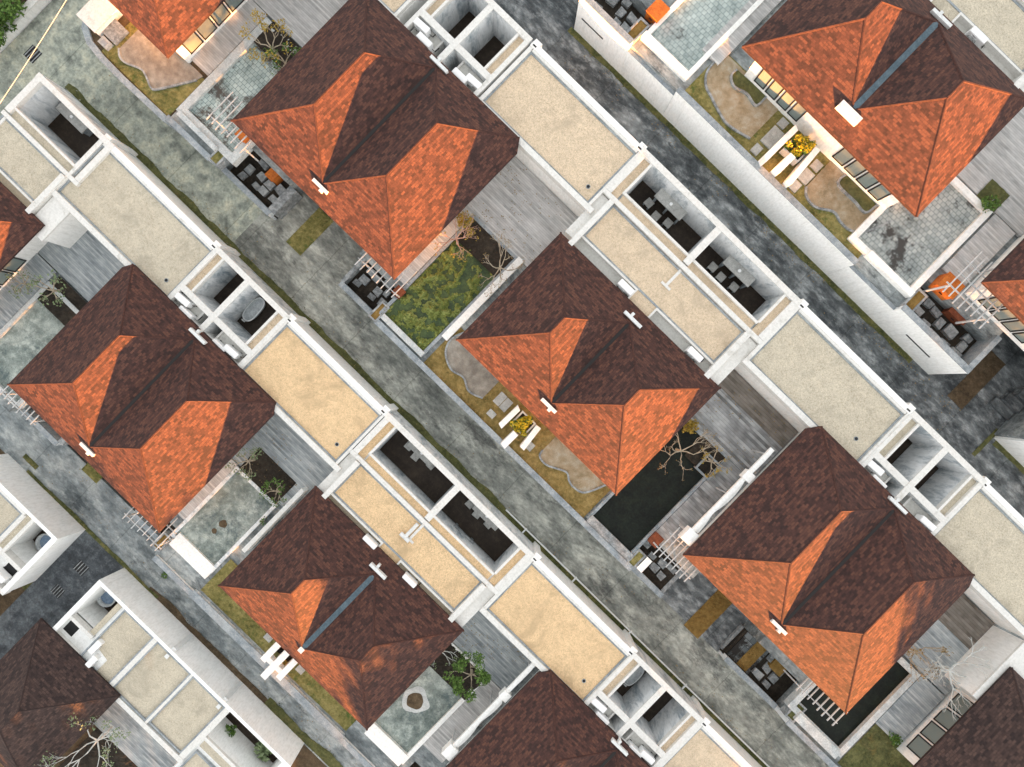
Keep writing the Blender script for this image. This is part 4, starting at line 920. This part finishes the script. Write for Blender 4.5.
# stones in the sunken courts
def stones(u0, u1, v0, v1, z, n, label, steps=None):
    placed = []
    for _ in range(n * 30):
        if len(placed) >= n: break
        w_, d_ = random.uniform(.45, .8), random.uniform(.4, .65); x, y = random.uniform(u0, u1 - w_), random.uniform(v0, v1 - d_)
        if any(x < b + .06 and x + w_ > a - .06 and y < e + .06 and y + d_ > c_ - .06 for a, b, c_, e in placed): continue
        placed.append((x, x + w_, y, y + d_)); j = lambda: random.uniform(-.05, .05)
        single('stepping_stone', 'stone', MB().prism([(x + j(), y + j()), (x + w_ + j(), y + j()), (x + w_ + j(), y + d_ + j()), (x + j(), y + d_ + j())], z - .2, z + random.uniform(.1, .35)), label, 'stepping stone', (x, y, z), 'stepping stones in the sunken courts')
stones(-24.2, -20.9, -3.0, -.9, -2.5, 12, 'grey stepping stone in the sunken court at upper left'); stones(-13.1, -9.8, -3.0, -.7, -2.5, 11, 'grey stepping stone in the sunken court by the algae pool')
stones(14.3, 17.6, -3.0, -1.0, -2.5, 9, 'grey stepping stone in the court by the black pool'); stones(26.2, 28.4, -3.0, -.9, -2.5, 8, 'grey stepping stone in the paved court at lower right')
stones(14.7, 19.2, 20.5, 22.4, 2.6, 13, 'grey stone block in the raised court at right'); stones(-13.1, -10.1, 20.5, 22.6, 2.6, 9, 'grey stone block in the court at the top edge')
for a, b, c_, d_, z in ((24.3, 25.15, -3.1, -.95, -2.48), ): structure('court_paving', 'pebble', MB().box(a, b + 1.2, c_, d_, z - .3, z + .05))
# steps in the left court
t = Thing('stone_steps', 'dark stone steps under the pergola near the left edge', 'steps', (-23, -25, -5.7))
for i in range(6): t.part('step', 'stone', MB().box(-24.3 + i * .5, -23.95 + i * .5, -25.9, -24.3, -5.7, -5.5 + i * .2))
t = Thing('stone_steps', 'shadowed garden steps at the right edge beyond the driveway', 'steps', (25.2, 23, 0))
for i in range(5): t.part('step', 'road_dark', MB().box(23.9 + i * .3, 25.5, 21.4 + i * .7, 22.05 + i * .7, 0, .25 + i * .3))

# ------------------------------------------------------------------ furniture of the courts
def bevel(o, w=.03, s=2):
    m_ = o.modifiers.new('soft edges', 'BEVEL'); m_.width = w; m_.segments = s; m_.limit_method = 'ANGLE'
def make_ac():
    t = Thing('air_conditioner', '', 'air conditioner', (0, 0, 0), 'air conditioner units behind the roofs')
    b = t.part('body', 'enamel', MB().box(-.46, .46, -.18, .18, .08, .72)); bevel(b, .05, 3)
    f = MB(); n = 20; cx = -.1
    f.tube([(cx, -.17, .4), (cx, -.2, .4)], .24, 20); gl = t.part('grille', 'grille', f)
    for k_ in range(-3, 4): MB().box(cx - .2, cx + .2, -.215, -.2, .4 + k_ * .06, .415 + k_ * .06).build('grille_bar', 'metal', gl)
    for s in (-1, 1): t.part('foot', 'dark_metal', MB().box(s * .32 - .04, s * .32 + .04, -.2, .2, 0, .08))
    t.part('pipe', 'dark_metal', MB().tube([(.46, .05, .25), (.58, .05, .25), (.6, .1, .1), (.6, .4, .05)], .025, 6))
    return Proto(t.o)
AC = make_ac()
acs = []
for r, m, nk in ((1, -17.35, 'A1'), (1, 22.27, 'A5'), (2, -17.5, 'A2'), (2, 21.6, 'A8')):
    dv, Z = ROW[r]
    acs += [(m - 2.3, 12.08 + dv, Z + 2.55, .05, f'outer air conditioner of the left pair behind {NICK[nk]}'), (m - 1.55, 11.55 + dv, Z + 2.55, 0, f'inner air conditioner of the left pair behind {NICK[nk]}'),
            (m + 2.45, 11.85 + dv, Z + 2.55, .05, f'outer air conditioner of the right pair behind {NICK[nk]}')]
    if nk != 'A5': acs.append((m + 1.6, 11.5 + dv, Z + 2.55, 0, f'inner air conditioner of the right pair behind {NICK[nk]}'))
acs += [(.9, 9.25, 2.72, 0, 'white air conditioner in the left grey bay behind the central villa'), (6.9, 9.25, 2.72, 0, 'white air conditioner in the right grey bay behind the central villa'),
        (.6, -14.3, -.53, .0, 'white air conditioner in the tan bay left of the blue-grey gutter'), (4.3, -14.3, -.53, 0, 'white air conditioner in the tan bay right of the blue-grey gutter'),
        (5.2, 32.75, 6.34, 0, 'white air conditioner in the grey bay behind the upper right villa'),
        (26.2, 10.9, 2.0, .1, 'nearer white air conditioner on the ledge right of the dark courts at lower right'), (27.6, 10.85, 2.0, .1, 'farther white air conditioner on the ledge right of the dark courts at lower right'),
        (-8.25, -34.5, -3.9, R(90), 'upper white air conditioner beside the framed gravel panels at bottom left'), (-7.7, -35.5, -3.9, R(90), 'lower white air conditioner beside the framed gravel panels at bottom left'),
        (-36.2, -14.05, -1.2, 0, 'white air conditioner at the left edge above the small roof tip'), (-16.8, -35.7, -3.9, 0, 'white air conditioner on the left edge annex')]
for x, y, z, rz, lb in acs: AC.put((x, y, z), rz, lb, sc=1.2)

def make_tub():
    t = Thing('bathtub', '', 'bathtub', (0, 0, 0), 'bathtubs in the courts')
    def oval(a, b, z, n=28): return [(math.copysign(abs(math.cos(k * 2 * math.pi / n)) ** .75, math.cos(k * 2 * math.pi / n)) * a, math.copysign(abs(math.sin(k * 2 * math.pi / n)) ** .75, math.sin(k * 2 * math.pi / n)) * b, z) for k in range(n)]
    o = MB(); n = 28; rs = [oval(.30, .72, 0), oval(.40, .86, .5), oval(.44, .9, .56), oval(.36, .82, .57)]
    for q in rs: o.v += q
    for i in range(3):
        for k_ in range(n): o.f.append((i * n + k_, i * n + (k_ + 1) % n, (i + 1) * n + (k_ + 1) % n, (i + 1) * n + k_))
    o.smooth = True; t.part('shell', 'tub', o)
    b = MB(); rs = [oval(.355, .815, .565), oval(.3, .72, .25), oval(.2, .55, .14)]
    for q in rs: b.v += q
    for i in range(2):
        for k_ in range(n): b.f.append((i * n + k_, i * n + (k_ + 1) % n, (i + 1) * n + (k_ + 1) % n, (i + 1) * n + k_))
    b.f.append(tuple(2 * n + k_ for k_ in range(n))); b.smooth = True; t.part('basin', 'tub_in', b)
    t.part('tap', 'metal', MB().tube([(.0, -.95, 0), (.0, -.95, .75), (.0, -.75, .78)], .025, 6).box(-.12, .12, -.98, -.92, .6, .66))
    return Proto(t.o)
TUB = make_tub()
TUB.put((-16.85, -9.05, -3.2), R(3), 'white bathtub lying open in the right bathtub court', sc=1.12); TUB.put((-18.2, -9.1, -3.2), R(2), 'white bathtub half hidden by the wall in the left bathtub court', sc=1.1)
TUB.put((*at(634, 675, -2.7), -3.2), R(0), 'white bathtub at the wall of the court near the bottom edge'); TUB.put((*at(446, 11, .5), .05), R(2), 'grey shaded bathtub in the brown court at the top edge')
def make_round_tub():
    t = Thing('round_tub', '', 'tub', (0, 0, 0), 'round tubs in the courts'); n = 26
    o = MB(); rs = [(.62, 0), (.72, .7), (.74, .78), (.62, .78), (.58, .3)]
    for rr, z in rs: o.v += [(rr * math.cos(2 * math.pi * k_ / n), rr * math.sin(2 * math.pi * k_ / n), z) for k_ in range(n)]
    for i in range(4):
        for k_ in range(n): o.f.append((i * n + k_, i * n + (k_ + 1) % n, (i + 1) * n + (k_ + 1) % n, (i + 1) * n + k_))
    o.smooth = True; t.part('shell', 'tub_in', o)
    t.part('basin', 'tub_blue', MB().tube([(0, 0, .2), (0, 0, .45)], .6, 26)); return Proto(t.o)
RT = make_round_tub()
RT.put((*at(107, 597, -5.8), -6.45), 0, 'round blue-grey tub in the court of the three panel annex'); RT.put((*at(46, 543, -5.8), -6.45), 0, 'round blue-grey tub in the court at the left edge')
RT.put((*at(232, 757, -5.6), -6.45), 0, 'large blue-grey tub among ferns near the bottom edge', sc=1.25)

def counter(u0, u1, v0, v1, Z, h, label, m='stone'):
    t = Thing('stone_counter', label, 'counter', ((u0 + u1) / 2, (v0 + v1) / 2, Z), 'stone counters in the courts')
    t.part('top', m, MB().box(u0, u1, v0, v1, Z + h - .1, Z + h)); L = u1 - u0
    for k_ in range(3): t.part('support', 'grey_top', MB().box(u0 + L * (.04 + .44 * k_), u0 + L * (.04 + .44 * k_) + .14, v0 + .08, v1 - .02, Z, Z + h - .1))
    t.part('basin', 'tub', MB().tube([((u0 + u1) / 2, (v0 + v1) / 2, Z + h), ((u0 + u1) / 2, (v0 + v1) / 2, Z + h + .1)], .11, 12))
for px, py, Z, L, lb in ((674, 201, 0, 2.3, 'stone counter in the left court beside the dark upper road'), (744, 266, 0, 2.3, 'stone counter in the right court beside the dark upper road'),
        (422, 453, -3.25, 2.3, 'stone counter in the left near-black court at the centre'), (487, 516, -3.25, 2.3, 'stone counter in the right near-black court at the centre'), (72, 117, -3.25, 2.6, 'long grey counter in the big dark court at the left end')):
    h = 1.6 if Z == 0 else .95; u, v = at(px, py, Z + h); v = min(v, 15.55) if Z == 0 else v; counter(u - L / 2, u + L / 2, v - .36, v + .36, Z, h, lb, 'paver')
def stool_proto():
    t = Thing('stone_stool', '', 'stool', (0, 0, 0), 'square stone stools in the courts')
    s = t.part('seat', 'paver', MB().box(-.27, .27, -.27, .27, .38, .46)); bevel(s, .02)
    for a in (-1, 1):
        for b in (-1, 1): t.part('leg', 'grey_top', MB().box(a * .2 - .05, a * .2 + .05, b * .2 - .05, b * .2 + .05, 0, .38))
    return Proto(t.o)
ST = stool_proto()
for Z, nm, pp in ((0, 'left court beside the dark upper road', ((649, 203), (656, 216), (668, 223))), (0, 'right court beside the dark upper road', ((713, 267), (721, 277), (734, 287))),
        (-3.25, 'left near-black court', ((409, 446), (415.5, 456.5), (431, 465))), (-3.25, 'right near-black court', ((470, 504), (477, 514), (488.6, 524)))):
    for (px, py), w_ in zip(pp, ('leftmost', 'middle one', 'rightmost')):
        u, v = at(px, py, Z + .46); ST.put((u, v, Z + .03), random.uniform(-.1, .1), f'{w_} of the three stone stools in the {nm}')
def bench(u0, u1, v0, v1, Z, label):
    t = Thing('stone_bench', label, 'bench', ((u0 + u1) / 2, (v0 + v1) / 2, Z)); t.part('seat', 'stone', MB().box(u0, u1, v0, v1, Z + .9, Z + 1.02))
    for u in (u0 + .2, u1 - .2): t.part('leg', 'grey_top', MB().box(u - .1, u + .1, v0 + .05, v1 - .05, Z, Z + .9))
u, v = at(399, 479, -2.3); bench(u - .9, u + .9, v - .22, v + .22, -3.25, 'dim grey bench at the inner wall of the left near-black court'); u, v = at(462, 536, -2.3); bench(u - .95, u + .95, v - .27, v + .27, -3.25, 'grey bench at the inner wall of the right near-black court')
for (x, y), lb in ((at(683, 710, -2.7), 'upper grey block in the dark court near the bottom edge'), (at(669, 732, -2.7), 'lower grey block in the dark court near the bottom edge')): ST.put((x, y, -3.2), .1, lb, sc=1.3)

# roof furniture: T pipe, vents
t = Thing('vent_pipe', 'white T shaped vent on the golden gravel by the near-black courts', 'vent', (2.2, -12.1, -.2))
t.part('pipe', 'metal', MB().tube([(2.05, -11.2, .0), (2.05, -12.4, .0)], .13, 10)); t.part('cross_pipe', 'metal', MB().tube([(1.65, -12.45, .02), (2.45, -12.45, .02)], .15, 10))
t = Thing('roof_fan', 'round white exhaust fan beside the roof at lower right', 'vent', (23.5, 11.4, 2.0)); t.part('housing', 'metal', MB().tube([(23.45, 11.6, 2.0), (23.45, 11.6, 2.45)], .42, 18)); t.part('hub', 'grille', MB().tube([(23.45, 11.6, 2.45), (23.45, 11.6, 2.52)], .16, 12))
t = Thing('lane_pipe', 'thin white pipe running along the verge near the bottom', 'pipe', (20, -6.85, -3)); t.part('pipe', 'metal', MB().tube([(6, -6.78, -2.95), (16.5, -6.8, -2.95), (40, -6.85, -2.95)], .06, 8))
for u in (8, 13, 18.5, 24): t.part('bracket', 'metal', MB().box(u - .05, u + .05, -7.15, -6.7, -3.0, -2.9))
# drain grates
def grate(u0, u1, v0, v1, z, label):
    t = Thing('drain_grate', label, 'drain', ((u0 + u1) / 2, (v0 + v1) / 2, z)); t.part('recess', 'dark_metal', MB().box(u0, u1, v0, v1, z - .1, z + .006))
    n = max(3, int((u1 - u0) / .2))
    t.part('bars', 'stone', [mb.box(u0 + (u1 - u0) * (k_ + .5) / n - .03, u0 + (u1 - u0) * (k_ + .5) / n + .03, v0, v1, z, z + .03) for mb in [MB()] for k_ in range(n)][0])
grate(-41.8, -40.85, -7.6, -6.6, -3.25, 'square dark drain grate under the overhead cable'); grate(-14.3, -13.35, -33.7, -32.85, -6.5, 'upper dark drain grate in the shaded lane at lower left'); grate(-14.3, -13.45, -36.15, -35.4, -6.5, 'lower dark drain grate in the shaded lane at lower left')
# overhead cable and lane wall, top left
pts = [(-34.2 - 2.0 + (i - 10) * -.0 - .1 + (-.207) * (i - 10), -11.5 + (i - 10) * 1.0 + 2, 2.0 + .003 * (i - 14) ** 2) for i in range(0, 34)]
single('overhead_cable', 'old_metal', MB().tube(pts, .022, 6), 'thin white overhead cable crossing the top left corner', 'cable', (-37, -6, 2))
t = Thing('lane_wall', 'white lane wall in the top left corner before dark shrubs', 'wall', (-43.2, -3, -3.3)); t.part('wall', 'white', MB().box(-43.5, -43.1, -26, 10, -3.4, -2.5)); t.part('coping', 'white_top', MB().box(-43.55, -43.02, -26.02, 10.02, -2.5, -2.4))

lit = MB()
for _ in range(2600):
    u0, u1, v0, v1, z = random.choice(((-38, 34, -7.1, -3.7, -3.24), (-38, 34, -7.1, -6.2, -3.24), (-14, 24, 16.5, 19.9, .006), (-14, 24, 19.0, 19.9, .006), (-22, 14, -30.6, -27.5, -6.49), (-10.8, -4.5, 6.4, 11, .226), (8.6, 15.8, 6.6, 11, .226), (-11, -4.6, -17.7, -12.6, -3.02), (8.6, 15, -16, -12.6, -3.02)))
    x, y = random.uniform(u0, u1), random.uniform(v0, v1)
    if noise.noise(Vector((x * .35, y * .5, 9))) < -.05: continue
    a = random.uniform(0, 6.3); r_ = random.uniform(.02, .06); c_, s_ = math.cos(a) * r_, math.sin(a) * r_; h = z + random.uniform(.012, .04)
    lit.quad((x - c_, y - s_, h), (x + s_ * .6, y - c_ * .6, h + .01), (x + c_, y + s_, h + .015), (x - s_ * .6, y + c_ * .6, h))
tag(lit.build('fallen_leaves', 'leaf_dead'), 'fallen leaves scattered over lanes and decks', 'leaves', None, 'stuff')
for (u, v, z, lb) in ((-5.2, 12.2, 3.08, 'small round roof outlet on the top centre flat roof'), (17.9, 12.6, 3.08, 'small round roof outlet on the grey stained flat roof'), (-5.6, -11.2, -.17, 'small round roof outlet on the golden roof left of centre'), (17.5, -11.0, -.17, 'small round roof outlet on the golden roof at bottom centre'), (-21.6, -11.3, -.17, 'small round roof outlet on the upper left flat roof')):
    t = Thing('roof_outlet', lb, 'drain', (u, v, z)); t.part('rim', 'grey_top', MB().tube([(u, v, z - .05), (u, v, z + .04)], .14, 14)); t.part('grate', 'dark_metal', MB().tube([(u, v, z + .04), (u, v, z + .05)], .1, 12))
# ------------------------------------------------------------------ trees and shrubs
def branch(mb, p, d_, L, rr, depth, tips, spread=.75, up=.12):
    q = p + d_ * L * .55 + Vector((random.uniform(-1, 1), random.uniform(-1, 1), random.uniform(-.3, .5))) * L * .12
    e = p + d_ * L
    mb.tube([p, q, e], rr, 5, rr * .62)
    if depth == 0: tips.append(e); return
    for _ in range(random.choice((2, 2, 3))):
        n_ = (d_ + Vector((random.uniform(-1, 1), random.uniform(-1, 1), random.uniform(-.45, .6))) * spread + Vector((0, 0, up))).normalized()
        branch(mb, e, n_, L * random.uniform(.62, .85), rr * .62, depth - 1, tips, spread, up)
def tree(px, py, Z, h, spread, depth, label, bark, leaf=None, nleaf=0, lsize=.1, lr=.25, cat='tree', name='bare_tree', rr=.06):
    x, y = at(px, py, Z + h * .7)
    t = Thing(name, label, cat, (x, y, Z)); tr = MB(); tips = []; p0 = Vector((x, y, Z)); top = p0 + Vector((random.uniform(-.15, .15), random.uniform(-.15, .15), h * .38))
    tr.tube([p0, p0.lerp(top, .5) + Vector((.05, .03, 0)), top], rr * 1.5, 7, rr * 1.1); t.part('trunk', bark, tr)
    br = MB(); k0 = random.uniform(0, 6)
    for i in range(6):
        a = k0 + i * 1.05 + random.uniform(-.4, .4); d_ = Vector((math.cos(a), math.sin(a), random.uniform(.35, .8))).normalized()
        branch(br, top, d_, spread * random.uniform(.36, .55), rr * .8, depth, tips)
    t.part('branches', bark, br)
    if leaf:
        lf = MB()
        for q in tips:
            if random.random() < .85: leafball(lf, q, lr, nleaf, lsize)
        t.part('foliage', leaf, lf)
    return t
tree(455, 238, .3, 2.6, 1.6, 4, 'bare tree with sunlit pinkish twigs leaning over the algae pool', 'bark_sunlit', 'leaf_yellow', 2, .07, .12)
tree(500, 264, .3, 2.2, 1.4, 4, 'bare pale twiggy tree in the right corner of the algae pool', 'bark_pale', 'leaf_dead', 1, .06, .1)
tree(683, 452, .3, 2.6, 1.7, 4, 'bare pale branching tree over the black pool', 'bark_pale', 'leaf_dead', 1, .05, .1)
tree(714, 461, .4, 1.6, .9, 3, 'small yellowish twiggy tree in the square planter by the black pool', 'bark_pale', 'leaf_yellow', 4, .07, .14)
tree(920, 657, .3, 2.2, 1.5, 4, 'bare brownish tree leaning over the narrow black pool', 'bark_pale', 'leaf_dead', 2, .07, .12)
tree(958, 678, .3, 2.6, 2.0, 4, 'bare whitish tree spreading over the grey deck at lower right', 'bark_grey', rr=.1)
tree(268, 40, .4, 2.6, 1.6, 3, 'sparse leafy tree at upper left beside the drained tiled pool', 'bark_pale', 'leaf_yellow', 8, .09, .26, name='garden_tree')
tree(283, 62, .4, 1.8, 1.2, 2, 'low dark leafy bush beside the large brown roof slope', 'bark_pale', 'leaf', 16, .1, .3, name='garden_tree')
tree(246, 462, -3, 2.4, 1.3, 2, 'leafy tree over the upper end of the grey-green pool', 'bark_pale', 'leaf_pale', 10, .09, .3, name='garden_tree')
tree(276, 494, -3, 1.4, .9, 2, 'low green shrub in the right corner of the grey-green pool', 'bark_pale', 'leaf', 10, .1, .28, name='garden_tree')
tree(470, 682, -2.9, 2.8, 1.5, 2, 'bright green leafy tree over the grey deck at bottom centre', 'bark_pale', 'leaf', 70, .11, .42, name='garden_tree')
tree(440, 652, -2.9, 1.6, 1.2, 2, 'small pale shrub beside the darkest red roof', 'bark_grey', 'leaf_pale', 8, .08, .3, name='garden_tree')
tree(84, 752, -6.4, 5, 2.9, 4, 'pale leafy tree in the bottom left corner', 'bark_grey', 'leaf_pale', 5, .1, .3, name='garden_tree', rr=.075)
tree(47, 288, -2.9, 1.8, 1.2, 2, 'thin spiky plant beside the pool at the left edge', 'bark_pale', 'leaf_pale', 7, .12, .3, name='garden_tree')
tree(22, 283, -2.9, 1.4, .9, 2, 'wispy plant on the narrow deck at the left edge', 'bark_pale', 'leaf_pale', 5, .09, .3, name='garden_tree')
tree(463, 222, .3, .6, .5, 1, 'golden grass clump at the top of the algae pool', 'bark_pale', 'leaf_yellow', 30, .1, .3, 'plant', 'shrub', .03)
tree(690, 427, .3, .6, .5, 1, 'golden clump beside the central orange eave', 'bark_pale', 'leaf_yellow', 26, .1, .3, 'plant', 'shrub', .03)
def shrub(px, py, z, rr, label, leaf, n=420, size=.14):
    x, y = at(px, py, z + rr * .8); t = Thing('shrub', label, 'shrub', (x, y, z)); s_ = MB(); f = MB()
    for _ in range(7):
        c = Vector((x + random.uniform(-.7, .7) * rr, y + random.uniform(-.7, .7) * rr, z + rr * random.uniform(.6, 1.3))); s_.tube([(x, y, z), tuple(c)], .03, 4, .012); leafball(f, c, rr * .55, n // 7, size)
    t.part('stem', 'bark_grey', s_); t.part('foliage', leaf, f)
shrub(234, 737, -6.45, .85, 'bright green bush in the fern court at bottom left', 'leaf'); shrub(268, 748, -6.45, .75, 'pale large leaved plant by the white wall of the fern court', 'leaf_pale', 200, .24); shrub(246, 763, -6.45, .6, 'green plant cut by the bottom edge in the fern court', 'leaf')
for i, (px, py, rr, lb) in enumerate(((6, 8, 1.3, 'dark shrub in the very top left corner'), (24, -14, 1.2, 'dark shrub behind the lane wall at the top edge'), (-12, 34, 1.3, 'dark shrub behind the lane wall at the left edge'))): shrub(px, py, -3.1, rr, lb, 'leaf', 900, .16)
shrub(895, 740, 0, .5, 'low bright green clump on the corner lawn at lower right', 'leaf', 300, .1); shrub(263, 520, -3.0, .3, 'tiny weed at the lower left pool edge', 'leaf', 60, .08); shrub(165, 573, -6.48, .35, 'small green weed in the lower lane', 'leaf', 160, .1)
shrub(990, 203, 3.9, .5, 'green clump in the small bed of the silvery deck', 'leaf', 300, .1)
# the wood beyond the lower terraces, outside the photo, whose broken shade falls over the gardens and the two lower roofs
SUN_AZ, SUN_EL = -32, 3.3
ca, sa, tn = math.cos(R(SUN_AZ)), math.sin(R(SUN_AZ)), math.tan(R(SUN_EL))
random.seed(23); wood = MB(); T0 = 78
prof = []
# how high the wood's shade stands at places among the houses: (u, v, height)
for u, v, z in ((-30, -45, 3.0), (-8, -44, 3.4), (-8, -37, 3.0), (-14, -33, .6), (-17, -22, .9), (-10, -23.5, 1.2), (-4, -22, .1), (2.3, -22, 0), (7, -22, 0), (-30.6, 2, 3.3), (-30.6, 5, 3.3), (-24, -.5, 3.2), (-16, -.5, 3.0),
        (-10, -.5, 3.0), (-4, -.5, 2.9), (2.5, -.5, 2.8), (9, -.5, 2.9), (15, -.5, 2.9), (22, -.5, 2.9), (29.3, -.3, 2.5), (29.3, 5.6, 2.6), (.5, 23.7, 6.5), (5, 23.7, 6.5), (9, 23.7, 6.5), (16, 23, 6.7)):
    prof.append((-u * sa + v * ca, z + tn * (T0 - (u * ca + v * sa))))
prof = sorted(prof); prof = [(-80, prof[0][1])] + prof + [(80, prof[-1][1])
]
for k_ in range(112):
    s_ = -62 + k_; t_ = T0 + random.uniform(-4, 4)
    jit = random.uniform(-1.1, .25) if s_ < -15 and s_ > -31 else random.uniform(-.35, .12)
    H = next(a[1] + (b[1] - a[1]) * (s_ - a[0]) / (b[0] - a[0]) for a, b in zip(prof, prof[1:]) if a[0] <= s_ <= b[0]) + jit
    x, y = t_ * ca - s_ * sa, t_ * sa + s_ * ca
    if k_ % 3 == 0: wood.tube([(x, y, -9), (x + .3, y, H - 2)], .22, 6, .1)
    for z in (H - .9, H - 2.6, H - 4.6, H - 6.8, H - 9.2, H - 11.5):
        if z > -9: leafball(wood, (x + random.uniform(-.6, .6), y + random.uniform(-.6, .6), z), 1.5, 60 if z > H - 3 else 70, .42 if z > H - 3 else .62)
o = wood.build('woodland', 'leaf'); tag(o, 'far wood beyond the lower terraces', 'trees', None, 'stuff')
# ------------------------------------------------------------------ camera, light, world
cam = D.cameras.new('camera'); cam.lens = 683 / 1024 * 36; cam.sensor_width = 36; cam.clip_end = 2000
co = D.objects.new('camera', cam); COL.objects.link(co); co.location = (0, 0, 46); co.rotation_euler = (0, 0, R(44.25)); scn.camera = co
SUN_AZ, SUN_EL = -32, 3.3          # azimuth measured from +u towards +v
d = Vector((math.cos(R(SUN_AZ)) * math.cos(R(SUN_EL)), math.sin(R(SUN_AZ)) * math.cos(R(SUN_EL)), math.sin(R(SUN_EL))))
sl = D.lights.new('sun', 'SUN'); sl.energy = 3.1; sl.angle = R(.5); sl.color = (1, .39, .09)
so = D.objects.new('sun', sl); COL.objects.link(so); so.rotation_euler = d.to_track_quat('Z', 'Y').to_euler(); so.location = d * 60
w = D.worlds.new('World'); scn.world = w; w.use_nodes = True
nt = w.node_tree; bg = nt.nodes['Background']
sky = nt.nodes.new('ShaderNodeTexSky'); sky.sky_type = 'NISHITA'; sky.sun_disc = False
sky.sun_elevation = R(SUN_EL); sky.sun_rotation = R(90 - SUN_AZ)
hs = nt.nodes.new('ShaderNodeHueSaturation'); hs.inputs['Saturation'].default_value = .25
nt.links.new(sky.outputs[0], hs.inputs['Color']); mx = nt.nodes.new('ShaderNodeMix'); mx.data_type = 'RGBA'; mx.inputs[0].default_value = .7      # thin even cloud
mx.inputs[7].default_value = (.99, .995, 1.0, 1); nt.links.new(hs.outputs[0], mx.inputs[6]); nt.links.new(mx.outputs[2], bg.inputs['Color'])
bg.inputs['Strength'].default_value = .11
scn.view_settings.view_transform = 'Standard'; scn.view_settings.look = 'None'; scn.view_settings.gamma = 1
scn.view_settings.exposure = 3.62
scn.cycles.max_bounces = 6; scn.cycles.diffuse_bounces = 4
